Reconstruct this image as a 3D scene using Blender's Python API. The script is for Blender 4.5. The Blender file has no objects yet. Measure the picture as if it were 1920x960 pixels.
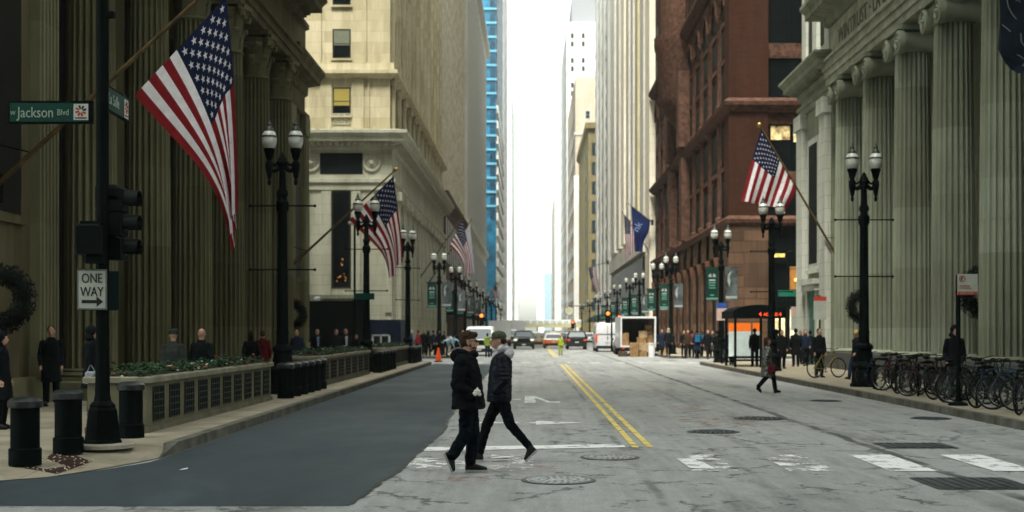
import bpy, bmesh, math, random
from mathutils import Vector, Matrix
R = math.radians
random.seed(7)
S = bpy.context.scene
C = S.collection
# ---------------------------------------------------------------- camera
F = 2400.0; VX, VY, H = 995.0, 620.0, 1.75
def P(px, py, Y): return Vector(((px-VX)*Y/F, Y, H+(VY-py)*Y/F))
def GX(px, Y): return (px-VX)*Y/F
cam_d = bpy.data.cameras.new('camera'); cam = bpy.data.objects.new('camera', cam_d); C.objects.link(cam)
cam.location = (0, 0, H); cam.rotation_euler = (R(90), 0, 0)
cam_d.sensor_width = 36; cam_d.lens = F/1920*36
cam_d.shift_x = -35/1920; cam_d.shift_y = 140/1920
cam_d.clip_start = .1; cam_d.clip_end = 4000
cam_d.dof.use_dof = True; cam_d.dof.focus_distance = 16.5; cam_d.dof.aperture_fstop = 1.9
S.camera = cam
# ---------------------------------------------------------------- sky, sun, exposure
W = bpy.data.worlds.new('World'); S.world = W; W.use_nodes = True
nt = W.node_tree; nt.nodes.clear()
sky = nt.nodes.new('ShaderNodeTexSky'); sky.sky_type = 'NISHITA'; sky.sun_disc = False
sky.sun_elevation = R(60); sky.sun_rotation = R(197); sky.air_density = 1.5; sky.dust_density = 2.5; sky.ozone_density = 1
hs = nt.nodes.new('ShaderNodeHueSaturation'); hs.inputs['Saturation'].default_value = .22
bg = nt.nodes.new('ShaderNodeBackground'); bg.inputs[1].default_value = .13
wo = nt.nodes.new('ShaderNodeOutputWorld')
tn = nt.nodes.new('ShaderNodeMix'); tn.data_type = 'RGBA'; tn.blend_type = 'MULTIPLY'; tn.inputs[0].default_value = 1; tn.inputs[7].default_value = (.97, 1.02, .955, 1)
nt.links.new(sky.outputs[0], hs.inputs['Color']); nt.links.new(hs.outputs[0], tn.inputs[6]); nt.links.new(tn.outputs[2], bg.inputs[0]); nt.links.new(bg.outputs[0], wo.inputs[0])
sd = bpy.data.lights.new('sun', 'SUN'); sd.energy = 1.8; sd.angle = R(14); sd.color = (1, .97, .88)
sun = bpy.data.objects.new('sun', sd); C.objects.link(sun); sun.rotation_euler = (R(30), 0, R(-17))
S.view_settings.view_transform = 'Standard'; S.view_settings.look = 'None'
S.view_settings.exposure = 1.88; S.view_settings.gamma = 1
S.render.engine = 'CYCLES'
try:
    S.cycles.use_denoising = True; S.cycles.max_bounces = 6; S.cycles.diffuse_bounces = 3; S.cycles.glossy_bounces = 2
    S.cycles.transmission_bounces = 3; S.cycles.volume_bounces = 1; S.cycles.transparent_max_bounces = 6
    S.cycles.use_fast_gi = False; S.cycles.sample_clamp_indirect = 4
except Exception: pass
# ---------------------------------------------------------------- materials
MATS = {}
def nd(nt, t, **k):
    n = nt.nodes.new(t)
    for a, b in k.items(): setattr(n, a, b)
    return n
def mat(name, col, rough=.6, metal=0., var=.12, scale=3., col2=None, bump=0., bscale=40., emit=None, es=0., spec=.15, alpha=None, trans=0, coat=0, stretch=None, obj=False):
    if name in MATS: return MATS[name]
    m = bpy.data.materials.new(name); m.use_nodes = True; nt = m.node_tree
    b = nt.nodes['Principled BSDF']
    b.inputs['Roughness'].default_value = rough; b.inputs['Metallic'].default_value = metal
    b.inputs['Specular IOR Level'].default_value = spec
    if trans: b.inputs['Transmission Weight'].default_value = trans
    if coat: b.inputs['Coat Weight'].default_value = coat
    tc = nd(nt, 'ShaderNodeTexCoord'); mp = nd(nt, 'ShaderNodeMapping')
    if obj: nt.links.new(tc.outputs['Object'], mp.inputs[0])
    else:
        g = nd(nt, 'ShaderNodeNewGeometry'); nt.links.new(g.outputs['Position'], mp.inputs[0])
    if stretch: mp.inputs['Scale'].default_value = stretch
    n = nd(nt, 'ShaderNodeTexNoise'); n.inputs['Scale'].default_value = scale; n.inputs['Detail'].default_value = 6; n.inputs['Roughness'].default_value = .65
    nt.links.new(mp.outputs[0], n.inputs['Vector'])
    c2 = col2 or tuple(max(0, c*(1-2.2*var)) for c in col)
    r = nd(nt, 'ShaderNodeValToRGB'); r.color_ramp.elements[0].position = .32; r.color_ramp.elements[1].position = .68
    r.color_ramp.elements[0].color = (*c2, 1); r.color_ramp.elements[1].color = (*[min(1, c*(1+var*.4)) for c in col], 1)
    nt.links.new(n.outputs[0], r.inputs[0]); nt.links.new(r.outputs[0], b.inputs['Base Color'])
    if bump:
        n2 = nd(nt, 'ShaderNodeTexNoise'); n2.inputs['Scale'].default_value = bscale; n2.inputs['Detail'].default_value = 4
        nt.links.new(mp.outputs[0], n2.inputs['Vector'])
        bp = nd(nt, 'ShaderNodeBump'); bp.inputs['Strength'].default_value = bump; bp.inputs['Distance'].default_value = .02
        nt.links.new(n2.outputs[0], bp.inputs['Height']); nt.links.new(bp.outputs[0], b.inputs['Normal'])
    if emit and var >= .4: nt.links.new(r.outputs[0], b.inputs['Emission Color'])
    if emit: b.inputs['Emission Color'].default_value = (*emit, 1); b.inputs['Emission Strength'].default_value = es*.3
    MATS[name] = m; return m
def wallmat(name, c1, c2, bw=1.2, bh=.5, mortar=(.1, .09, .07), msize=.012, rough=.85, stain=.35, bump=.3, streak=True, joint=.5):
    """stone or brick laid in courses on any upright wall; weather streaks run down it"""
    if name in MATS: return MATS[name]
    m = bpy.data.materials.new(name); m.use_nodes = True; nt = m.node_tree; L = nt.links.new
    b = nt.nodes['Principled BSDF']; b.inputs['Roughness'].default_value = rough; b.inputs['Specular IOR Level'].default_value = .06
    g = nd(nt, 'ShaderNodeNewGeometry'); sp = nd(nt, 'ShaderNodeSeparateXYZ'); sn = nd(nt, 'ShaderNodeSeparateXYZ')
    L(g.outputs['Position'], sp.inputs[0]); L(g.outputs['True Normal'], sn.inputs[0])
    ab = nd(nt, 'ShaderNodeMath', operation='ABSOLUTE'); L(sn.outputs[0], ab.inputs[0])
    gt = nd(nt, 'ShaderNodeMath', operation='GREATER_THAN'); L(ab.outputs[0], gt.inputs[0]); gt.inputs[1].default_value = .7
    mx = nd(nt, 'ShaderNodeMix'); L(gt.outputs[0], mx.inputs[0]); L(sp.outputs[0], mx.inputs[2]); L(sp.outputs[1], mx.inputs[3])
    cb = nd(nt, 'ShaderNodeCombineXYZ'); L(mx.outputs[0], cb.inputs[0]); L(sp.outputs[2], cb.inputs[1])
    br = nd(nt, 'ShaderNodeTexBrick'); L(cb.outputs[0], br.inputs['Vector']); br.inputs['Scale'].default_value = 1
    br.inputs['Brick Width'].default_value = bw; br.inputs['Row Height'].default_value = bh; br.inputs['Mortar Size'].default_value = msize
    br.inputs['Mortar Smooth'].default_value = .2; br.inputs['Bias'].default_value = 0
    br.inputs['Color1'].default_value = (*c1, 1); br.inputs['Color2'].default_value = (*c2, 1); br.inputs['Mortar'].default_value = (*[a*joint+b_*(1-joint) for a, b_ in zip(mortar, c1)], 1)
    n = nd(nt, 'ShaderNodeTexNoise'); n.inputs['Detail'].default_value = 7; n.inputs['Roughness'].default_value = .7
    mp = nd(nt, 'ShaderNodeMapping'); mp.inputs['Scale'].default_value = (.9, .9, .12 if streak else .9); L(g.outputs['Position'], mp.inputs[0]); L(mp.outputs[0], n.inputs['Vector']); n.inputs['Scale'].default_value = 1.1
    rp = nd(nt, 'ShaderNodeValToRGB'); rp.color_ramp.elements[0].position = .35; rp.color_ramp.elements[1].position = .62
    rp.color_ramp.elements[0].color = (*[1-stain*k for k in (1, 1, 1.15)], 1); rp.color_ramp.elements[1].color = (1, 1, 1, 1); L(n.outputs[0], rp.inputs[0])
    mu = nd(nt, 'ShaderNodeMix', data_type='RGBA', blend_type='MULTIPLY'); mu.inputs[0].default_value = 1
    L(br.outputs['Color'], mu.inputs[6]); L(rp.outputs[0], mu.inputs[7]); L(mu.outputs[2], b.inputs['Base Color'])
    n2 = nd(nt, 'ShaderNodeTexNoise'); n2.inputs['Scale'].default_value = 9; n2.inputs['Detail'].default_value = 5; L(g.outputs['Position'], n2.inputs['Vector'])
    sb = nd(nt, 'ShaderNodeMath', operation='SUBTRACT'); L(n2.outputs[0], sb.inputs[0]); L(br.outputs['Fac'], sb.inputs[1])
    bp = nd(nt, 'ShaderNodeBump'); bp.inputs['Strength'].default_value = bump; bp.inputs['Distance'].default_value = .03; L(sb.outputs[0], bp.inputs['Height']); L(bp.outputs[0], b.inputs['Normal'])
    MATS[name] = m; return m
# ---------------------------------------------------------------- mesh builder
class MB:
    def __init__(s): s.v = []; s.f = []; s.m = []
    def add(s, vs, fs, m=0):
        o = len(s.v); s.v += [tuple(v) for v in vs]; s.f += [tuple(i+o for i in f) for f in fs]; s.m += [m]*len(fs); return s
    def box(s, x0, x1, y0, y1, z0, z1, m=0, M=None):
        vs = [Vector((x, y, z)) for z in (z0, z1) for x, y in ((x0, y0), (x1, y0), (x1, y1), (x0, y1))]
        if M: vs = [M @ v for v in vs]
        return s.add(vs, [(0, 3, 2, 1), (4, 5, 6, 7), (0, 1, 5, 4), (1, 2, 6, 5), (2, 3, 7, 6), (3, 0, 4, 7)], m)
    def bbox(s, x0, x1, y0, y1, z0, z1, b=.02, m=0, M=None):   # box with chamfered upright corners and top
        ring = lambda k, z: [(x0+k+b, y0+k, z), (x1-k-b, y0+k, z), (x1-k, y0+k+b, z), (x1-k, y1-k-b, z), (x1-k-b, y1-k, z), (x0+k+b, y1-k, z), (x0+k, y1-k-b, z), (x0+k, y0+k+b, z)]
        return s.rings([ring(0, z0), ring(0, z1-b), ring(b, z1)], m=m, M=M)
    def rings(s, rs, cap=True, m=0, M=None, closed=True):
        n = len(rs[0]); vs = [Vector(v) for r in rs for v in r]
        if M: vs = [M @ v for v in vs]
        fs = []
        for k in range(len(rs)-1):
            for i in range(n if closed else n-1):
                j = (i+1) % n; fs.append((k*n+i, k*n+j, (k+1)*n+j, (k+1)*n+i))
        if cap: fs += [tuple(range(n))[::-1], tuple((len(rs)-1)*n+i for i in range(n))]
        return s.add(vs, fs, m)
    def lathe(s, prof, cx=0, cy=0, seg=20, m=0, M=None, cap=True):
        return s.rings([[(cx+r*math.cos(2*math.pi*i/seg), cy+r*math.sin(2*math.pi*i/seg), z) for i in range(seg)] for r, z in prof], cap, m, M)
    def tube(s, pts, rad, seg=8, m=0, M=None):
        pts = [Vector(p) for p in pts]; n = len(pts); rad = rad if hasattr(rad, '__len__') else [rad]*n
        rs = []; up = None
        for i, p in enumerate(pts):
            d = (pts[min(i+1, n-1)]-pts[max(i-1, 0)]).normalized()
            if up is None: up = Vector((0, 0, 1)) if abs(d.z) < .9 else Vector((1, 0, 0))
            a = d.cross(up).normalized(); bb = a.cross(d).normalized(); up = bb
            rs.append([p+rad[i]*(a*math.cos(2*math.pi*k/seg)+bb*math.sin(2*math.pi*k/seg)) for k in range(seg)])
        return s.rings(rs, True, m, M)
    def sph(s, c, r, seg=12, rg=8, m=0, M=None):
        r = r if hasattr(r, '__len__') else (r, r, r); c = Vector(c)
        rs = [[c+Vector((r[0]*math.sin(t)*math.cos(a), r[1]*math.sin(t)*math.sin(a), -r[2]*math.cos(t))) for a in [2*math.pi*i/seg for i in range(seg)]] for t in [math.pi*(k+.02)/(rg+.04) for k in range(rg+1)]]
        return s.rings(rs, True, m, M)
    def torus(s, c, R0, r, axis='y', seg=28, sg=6, m=0, M=None, a0=0, a1=2*math.pi):
        c = Vector(c); full = abs(a1-a0-2*math.pi) < 1e-6; rs = []
        n = seg if full else seg+1
        for i in range(n):
            a = a0+(a1-a0)*i/seg; e = Vector((math.cos(a), 0, math.sin(a))) if axis == 'y' else (Vector((0, math.cos(a), math.sin(a))) if axis == 'x' else Vector((math.cos(a), math.sin(a), 0)))
            k = {'y': Vector((0, 1, 0)), 'x': Vector((1, 0, 0)), 'z': Vector((0, 0, 1))}[axis]
            rs.append([c+e*(R0+r*math.cos(t))+k*r*math.sin(t) for t in [2*math.pi*j/sg for j in range(sg)]])
        if full: rs.append(rs[0])
        return s.rings(rs, not full, m, M)
    def poly(s, pts, z, th=0, m=0):          # flat horizontal polygon (or slab)
        n = len(pts)
        if not th: return s.add([(x, y, z) for x, y in pts], [tuple(range(n))], m)
        return s.rings([[(x, y, z-th) for x, y in pts], [(x, y, z) for x, y in pts]], True, m)
    def prism(s, pts, axis, a, b, m=0, M=None): # outline in the other two axes
        f = {'x': lambda p, q, t: (t, p, q), 'y': lambda p, q, t: (p, t, q), 'z': lambda p, q, t: (p, q, t)}[axis]
        return s.rings([[f(p, q, a) for p, q in pts], [f(p, q, b) for p, q in pts]], True, m, M)
    def build(s, name, mats, parent=None, smooth=False, world=True, fix=True):
        me = bpy.data.meshes.new(name)
        off = parent_loc(parent) if (parent and world) else Vector((0, 0, 0))
        me.from_pydata([tuple(Vector(v)-off) for v in s.v], [], s.f); mats = mats if isinstance(mats, (list, tuple)) else [mats]
        for mt in mats: me.materials.append(mt)
        if len(mats) > 1: me.polygons.foreach_set('material_index', s.m)
        if fix:
            bm = bmesh.new(); bm.from_mesh(me); bmesh.ops.recalc_face_normals(bm, faces=bm.faces)
            bm.to_mesh(me); bm.free()
        if smooth:
            me.polygons.foreach_set('use_smooth', [True]*len(me.polygons))
            try: me.set_sharp_from_angle(angle=R(38))
            except Exception: pass
        me.update()
        o = bpy.data.objects.new(name, me); C.objects.link(o)
        if parent: o.parent = parent
        return o
def parent_loc(p):
    v = Vector((0, 0, 0))
    while p: v += Vector(p.location); p = p.parent
    return v
def tag(o, label=None, cat=None, group=None, kind=None):
    if label: o['label'] = label
    if cat: o['category'] = cat
    if group: o['group'] = group
    if kind: o['kind'] = kind
    return o
def thing(name, label, cat, loc=(0, 0, 0), rz=0, group=None):
    o = bpy.data.objects.new(name, None); C.objects.link(o); o.location = loc; o.rotation_euler = (0, 0, rz); o.empty_display_size = .3
    return tag(o, label, cat, group)
KIDS = {}
def copy_tree(o, parent=None, deep=0):
    c = o.copy(); C.objects.link(c)
    if parent: c.parent = parent
    for ch in list(o.children): copy_tree(ch, c)
    return c
def inst(src, loc, rz=0, label=None, group=None):
    c = copy_tree(src); c.location = loc; c.rotation_euler = (0, 0, rz)
    if label: c['label'] = label
    if group: c['group'] = group
    return c
def struct(o): o['kind'] = 'structure'; return o
def text_me(txt, size, m, depth=.004, align='LEFT', sx=1.0, name='lettering'):
    cu = bpy.data.curves.new('t', 'FONT'); cu.body = txt; cu.size = size; cu.extrude = depth; cu.align_x = align; cu.resolution_u = 3
    o = bpy.data.objects.new('t', cu); C.objects.link(o); dg = bpy.context.evaluated_depsgraph_get()
    me = bpy.data.meshes.new_from_object(o.evaluated_get(dg)); bpy.data.objects.remove(o); bpy.data.curves.remove(cu)
    me.transform(Matrix.Diagonal((sx, 1, 1, 1))); me.materials.clear(); me.materials.append(m); me.name = name; return me
def put_text(txt, size, m, parent, loc, rot=(R(90), 0, 0), align='LEFT', sx=1.0, depth=.004, name='lettering'):
    """loc in the parent's own frame"""
    me = text_me(txt, size, m, depth, align, sx, name); o = bpy.data.objects.new(name, me); C.objects.link(o)
    o.location = loc; o.rotation_euler = rot; o.parent = parent; return o
def drums(m, sy, sz):      # each drum of each column is cut from its own slightly different block
    nt = m.node_tree; L = nt.links.new; b = nt.nodes['Principled BSDF']; src = b.inputs['Base Color'].links[0].from_socket
    g = nd(nt, 'ShaderNodeNewGeometry'); sp = nd(nt, 'ShaderNodeSeparateXYZ'); L(g.outputs['Position'], sp.inputs[0]); cb = nd(nt, 'ShaderNodeCombineXYZ')
    for k, s_, off in ((1, sy, 2.0), (2, sz, .3)):
        a = nd(nt, 'ShaderNodeMath', operation='ADD'); a.inputs[1].default_value = off; d = nd(nt, 'ShaderNodeMath', operation='DIVIDE'); d.inputs[1].default_value = s_; f = nd(nt, 'ShaderNodeMath', operation='FLOOR')
        L(sp.outputs[k], a.inputs[0]); L(a.outputs[0], d.inputs[0]); L(d.outputs[0], f.inputs[0]); L(f.outputs[0], cb.inputs[k])
    w = nd(nt, 'ShaderNodeTexWhiteNoise'); L(cb.outputs[0], w.inputs[0]); r = nd(nt, 'ShaderNodeValToRGB'); r.color_ramp.elements[0].color = (.74, .72, .66, 1); r.color_ramp.elements[1].color = (1.12, 1.12, 1.12, 1); L(w.outputs[0], r.inputs[0])
    x = nd(nt, 'ShaderNodeMix', data_type='RGBA', blend_type='MULTIPLY'); x.inputs[0].default_value = 1; L(src, x.inputs[6]); L(r.outputs[0], x.inputs[7]); L(x.outputs[2], b.inputs['Base Color']); return m
def thin_cloth(m, f=.4):   # light comes through thin cloth
    nt = m.node_tree; b = nt.nodes['Principled BSDF']; o = nt.nodes['Material Output']; t = nd(nt, 'ShaderNodeBsdfTranslucent'); x = nd(nt, 'ShaderNodeMixShader'); x.inputs[0].default_value = f
    nt.links.new(b.inputs['Base Color'].links[0].from_socket, t.inputs[0]); nt.links.new(b.outputs[0], x.inputs[1]); nt.links.new(t.outputs[0], x.inputs[2]); nt.links.new(x.outputs[0], o.inputs[0]); return m
# common materials
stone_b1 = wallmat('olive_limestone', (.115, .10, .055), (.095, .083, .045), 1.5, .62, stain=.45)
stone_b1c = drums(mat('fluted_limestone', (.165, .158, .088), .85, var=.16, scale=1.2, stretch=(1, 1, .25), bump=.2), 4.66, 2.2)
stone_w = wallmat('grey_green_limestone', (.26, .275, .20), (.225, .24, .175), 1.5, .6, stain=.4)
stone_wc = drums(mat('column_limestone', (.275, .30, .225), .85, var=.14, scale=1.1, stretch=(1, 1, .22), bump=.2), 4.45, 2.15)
glass = mat('dark_window_glass', (.002, .004, .0045), .4, var=.1, spec=.08)
glass2 = mat('dull_window_glass', (.02, .028, .03), .3, var=.3, scale=1, spec=.4)
bronze = mat('dark_bronze_frame', (.03, .028, .02), .5, metal=.4)
iron = mat('black_green_paint', (.0012, .0042, .0038), .65, spec=.05, var=.3, scale=8, bump=.15)
HAZE = .00016
# ================================================================ GROUND
def road_mat(name, base, dark, patch=False):
    m = bpy.data.materials.new(name); m.use_nodes = True; nt = m.node_tree; L = nt.links.new
    b = nt.nodes['Principled BSDF']; g = nd(nt, 'ShaderNodeNewGeometry')
    def noise(sc, st=(1, 1, 1), det=6, ro=.6, dist=0):
        mp = nd(nt, 'ShaderNodeMapping'); mp.inputs['Scale'].default_value = st; L(g.outputs['Position'], mp.inputs[0])
        n = nd(nt, 'ShaderNodeTexNoise'); n.inputs['Scale'].default_value = sc; n.inputs['Detail'].default_value = det; n.inputs['Roughness'].default_value = ro; n.inputs['Distortion'].default_value = dist
        L(mp.outputs[0], n.inputs['Vector']); return n.outputs[0]
    def ramp(inp, p0, p1, c0=(0, 0, 0, 1), c1=(1, 1, 1, 1)):
        r = nd(nt, 'ShaderNodeValToRGB'); r.color_ramp.elements[0].position = p0; r.color_ramp.elements[1].position = p1
        r.color_ramp.elements[0].color = c0; r.color_ramp.elements[1].color = c1; L(inp, r.inputs[0]); return r.outputs[0]
    def mixc(f, a, bb, mode='MIX'):
        x = nd(nt, 'ShaderNodeMix', data_type='RGBA', blend_type=mode)
        if isinstance(f, (int, float)): x.inputs[0].default_value = f
        else: L(f, x.inputs[0])
        for k, v in ((6, a), (7, bb)):
            if isinstance(v, tuple): x.inputs[k].default_value = (*v, 1)
            else: L(v, x.inputs[k])
        return x.outputs[2]
    def math_(op, a, bb=None, clamp=False):
        x = nd(nt, 'ShaderNodeMath', operation=op); x.use_clamp = clamp
        for k, v in ((0, a), (1, bb)):
            if v is None: continue
            if isinstance(v, (int, float)): x.inputs[k].default_value = v
            else: L(v, x.inputs[k])
        return x.outputs[0]
    sp = nd(nt, 'ShaderNodeSeparateXYZ'); L(g.outputs['Position'], sp.inputs[0]); X, Y = sp.outputs[0], sp.outputs[1]
    col = mixc(ramp(noise(.35, (1, .3, 1)), .38, .64), dark, base)
    col = mixc(ramp(noise(120, det=2), .3, .7), tuple(c*.72 for c in base), col) if False else mixc(.5, col, mixc(ramp(noise(34, det=8, ro=.85), .36, .62), tuple(c*.45 for c in base), tuple(min(1, c*1.6) for c in base)))
    # oily wheel-track stains, long along the street
    st = ramp(noise(.8, (1.1, .16, 1), 7, .68), .53, .68)
    col = mixc(math_('MULTIPLY', st, .85 if not patch else .35), col, tuple(c*.35 for c in base))
    st2 = ramp(noise(.45, (1, .55, 1), 4, .6, .6), .60, .72)
    col = mixc(math_('MULTIPLY', st2, .45 if not patch else .6), col, tuple(c*.45 for c in dark) if not patch else tuple(c*1.9 for c in base))
    h = noise(70, det=4)
    if not patch:
        # cracks: distorted cell edges, only where an uneven mask lets them through
        nz = nd(nt, 'ShaderNodeTexNoise'); nz.inputs['Scale'].default_value = 4.5; nz.inputs['Detail'].default_value = 6; nz.inputs['Roughness'].default_value = .7; L(g.outputs['Position'], nz.inputs['Vector'])
        vm = nd(nt, 'ShaderNodeVectorMath', operation='SCALE'); vm.inputs['Scale'].default_value = .55; L(nz.outputs['Color'], vm.inputs[0])
        va = nd(nt, 'ShaderNodeVectorMath', operation='ADD'); L(g.outputs['Position'], va.inputs[0]); L(vm.outputs[0], va.inputs[1])
        def crack(scale, w, lo, hi, msc, off):
            vo = nd(nt, 'ShaderNodeTexVoronoi', feature='DISTANCE_TO_EDGE'); vo.inputs['Scale'].default_value = scale
            mp = nd(nt, 'ShaderNodeMapping'); mp.inputs['Location'].default_value = (off, off*.7, 0); L(va.outputs[0], mp.inputs[0]); L(mp.outputs[0], vo.inputs['Vector'])
            line = ramp(vo.outputs['Distance'], w*.35, w, (1, 1, 1, 1), (0, 0, 0, 1))
            mk = ramp(noise(msc, (1, 1, 1), 5, .65), lo, hi)
            return math_('MULTIPLY', line, mk)
        c1 = crack(.5, .022, .49, .55, .7, 3.1); c2 = crack(1.5, .042, .54, .58, .9, 9.2)
        near = math_('SUBTRACT', 1, math_('MULTIPLY', math_('SUBTRACT', Y, 22), .05, True), True)
        ck = math_('MULTIPLY', math_('MAXIMUM', c1, c2), math_('ADD', math_('MULTIPLY', near, .85), .12))
        # sealed joints: one along the street, some across
        def seam(co, at, w, amp=.18, ns=.9):
            d = math_('ABSOLUTE', math_('ADD', math_('SUBTRACT', co, at), math_('MULTIPLY', math_('SUBTRACT', noise(ns), .5), amp)))
            return ramp(math_('ADD', d, math_('MULTIPLY', noise(6), .05)), w, w+.05, (1, 1, 1, 1), (0, 0, 0, 1))
        s1 = math_('MULTIPLY', seam(X, 5.12, .085, .3), ramp(noise(.6), .36, .5))
        s2 = math_('MULTIPLY', seam(Y, 29.6, .05, .1), .5); s3 = math_('MULTIPLY', seam(Y, 44, .06, .1), .4); s4 = math_('MULTIPLY', seam(X, 1.35, .05, .2), math_('MULTIPLY', ramp(noise(.4), .5, .58), .7))
        dk = math_('MAXIMUM', math_('MAXIMUM', ck, s1), math_('MAXIMUM', s3, s4))
        col = mixc(math_('MULTIPLY', dk, .82), col, (.018, .024, .02))
        col = mixc(math_('MULTIPLY', s2, .5), col, tuple(c*1.45 for c in base))
        hh = math_('SUBTRACT', h, math_('MULTIPLY', dk, 1.2))
    else: hh = h
    if not patch:
        gr = ramp(noise(5, (1, .35, 1), 8, .8), .35, .7, (.78, .78, .78, 1), (1.12, 1.12, 1.12, 1)); col = mixc(1, col, gr, 'MULTIPLY')
        tr_ = ramp(noise(1.2, (3.2, .05, 1), 3, .5), .5, .66); col = mixc(math_('MULTIPLY', tr_, .3), col, tuple(c*.4 for c in base))
    L(col, b.inputs['Base Color'])
    rr = ramp(noise(.5, (1, .4, 1)), .3, .7, (.55, .55, .55, 1), (.8, .8, .8, 1)); L(rr, b.inputs['Roughness'])
    b.inputs['Specular IOR Level'].default_value = .3
    bp = nd(nt, 'ShaderNodeBump'); bp.inputs['Strength'].default_value = .45; bp.inputs['Distance'].default_value = .012; L(hh, bp.inputs['Height']); L(bp.outputs[0], b.inputs['Normal'])
    MATS[name] = m; return m
m_road = road_mat('worn_grey_asphalt', (.29, .292, .28), (.215, .22, .21))
m_patch = road_mat('fresh_dark_asphalt', (.024, .037, .044), (.016, .026, .032), True)
def paint(name, col, lo, hi):
    m = bpy.data.materials.new(name); m.use_nodes = True; nt = m.node_tree; L = nt.links.new; b = nt.nodes['Principled BSDF']; out = nt.nodes['Material Output']
    b.inputs['Base Color'].default_value = (*col, 1); b.inputs['Roughness'].default_value = .7
    g = nd(nt, 'ShaderNodeNewGeometry'); n = nd(nt, 'ShaderNodeTexNoise'); n.inputs['Scale'].default_value = 3.2; n.inputs['Detail'].default_value = 9; n.inputs['Roughness'].default_value = .75
    L(g.outputs['Position'], n.inputs['Vector']); r = nd(nt, 'ShaderNodeValToRGB'); r.color_ramp.elements[0].position = lo; r.color_ramp.elements[1].position = hi; L(n.outputs[0], r.inputs[0])
    t = nd(nt, 'ShaderNodeBsdfTransparent'); mx = nd(nt, 'ShaderNodeMixShader'); L(r.outputs[0], mx.inputs[0]); L(t.outputs[0], mx.inputs[1]); L(b.outputs[0], mx.inputs[2]); L(mx.outputs[0], out.inputs[0]); return m
white_p = paint('white_road_paint', (.66, .66, .64), .40, .47); worn_p = paint('worn_white_road_paint', (.66, .65, .62), .49, .56)
faint_p = paint('faint_white_road_paint', (.5, .5, .48), .52, .66)
yel_p = paint('yellow_road_paint', (.62, .47, .10), .36, .48); red_p = paint('orange_utility_mark', (.42, .17, .10), .50, .72)
conc = mat('pale_concrete', (.40, .36, .29), .8, var=.2, scale=1.6, bump=.25, bscale=30)
kerbm = mat('shaded_kerb_stone', (.13, .125, .10), .8, var=.3, scale=2.5, bump=.3)  # dark tone carries the shade of the kerb's street face
def paving(name, c1, c2, s=1.5):
    m = wallmat(name, c1, c2); nt = m.node_tree; L = nt.links.new
    br = next(n for n in nt.nodes if n.type == 'TEX_BRICK'); g = nd(nt, 'ShaderNodeNewGeometry'); L(g.outputs['Position'], br.inputs['Vector'])
    br.offset = 0; br.inputs['Brick Width'].default_value = s; br.inputs['Row Height'].default_value = s; br.inputs['Mortar Size'].default_value = .012
    return m
pave = paving('sidewalk_paving', (.33, .29, .22), (.28, .245, .185))
def gridsheet(x0, x1, y0, y1, z): return MB().add([(x0, y0, z), (x1, y0, z), (x1, y1, z), (x0, y1, z)], [(0, 1, 2, 3)])
struct(gridsheet(-900, 900, -300, 2400, -.012).build('ground', mat('distant_ground', (.2, .2, .19), .9)))
struct(gridsheet(-120, 120, -60, 1200, 0).build('road', m_road))
# fresh asphalt strip, wavy right edge
pe = [(-40, 12.75), (-1.81, 12.75), (-1.74, 14.2), (-1.62, 16), (-1.60, 18.3), (-1.5, 22), (-1.62, 25.5), (-1.68, 35), (-1.72, 50), (-1.9, 66.5), (-5.05, 67.2), (-5.05, 17), (-5.4, 16), (-6.3, 14.6), (-8, 14.15), (-40, 14.1)]
pts = []
for i in range(len(pe)-1):
    (xa, ya), (xb, yb) = pe[i], pe[i+1]; n = 14 if 1 <= i <= 8 else 1
    for k in range(n):
        t = k/n; j = random.gauss(0, .02) if (1 <= i <= 8 and k) else 0; pts.append((xa+(xb-xa)*t+j, ya+(yb-ya)*t))
pts.append(pe[-1])
em = [p for p in pts if -1.95 < p[0] < -1.4 and 12.8 < p[1] < 66]
struct(MB().rings([[(x-.03, y, .0062), (x+.018, y, .0062)] for x, y in em], False, closed=False).build('tar_seam', mat('tar', (.018, .022, .022), .5)))
struct(MB().poly(pts, .004).build('asphalt_patch_road', m_patch))
# sidewalks with kerbs
def arc(cx, cy, r, a0, a1, n=8): return [(cx+r*math.cos(R(a0+(a1-a0)*i/n)), cy+r*math.sin(R(a0+(a1-a0)*i/n))) for i in range(n+1)]
inner = [(-5.22, 18.2), (-5.7, 17.9), (-6.5, 17.1), (-7.4, 16.3), (-9, 15.9), (-60, 15.7)]
outer = [(-5.07, 17.6), (-5.2, 16.9), (-5.45, 16.0), (-5.75, 15.2), (-6.4, 14.65), (-60, 14.2)]
s = MB(); s.poly([(-60, 67.4)]+[(-60, 15.7)]+inner[::-1][1:]+[(-5.22, 65.2)]+arc(-7.2, 65.4, 2, 0, 90)+[(-60, 67.4)][:0], .15)
s.add([(x, y, .15) for x, y in inner]+[(x, y, .012) for x, y in outer], [(i, i+1, 7+i, 6+i) for i in range(5)])
struct(s.build('sidewalk', pave))
k = MB(); edge = [(-5.07, 17.5), (-5.07, 18.4), (-5.07, 65.2)]+arc(-7.07, 65.4, 2, 0, 90)+[(-60, 67.4)]
def kerb(mb, edge, w, top=.153, t0=None):
    n = len(edge); o = []; tp = [t0 if (t0 is not None and i == 0) else top for i in range(n)]
    for i, (x, y) in enumerate(edge):
        a = Vector(edge[max(i-1, 0)]); b_ = Vector(edge[min(i+1, n-1)]); d = (b_-a).normalized(); nn = Vector((-d.y, d.x))*w; o.append((x+nn.x, y+nn.y))
    mb.rings([[(x, y, -.005), (x, y, q), (u, v, q), (u, v, -.005)] for (x, y), (u, v), q in zip(edge, o, tp)], True)
kerb(k, edge, .17, t0=.012); struct(k.build('kerb', kerbm))
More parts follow.
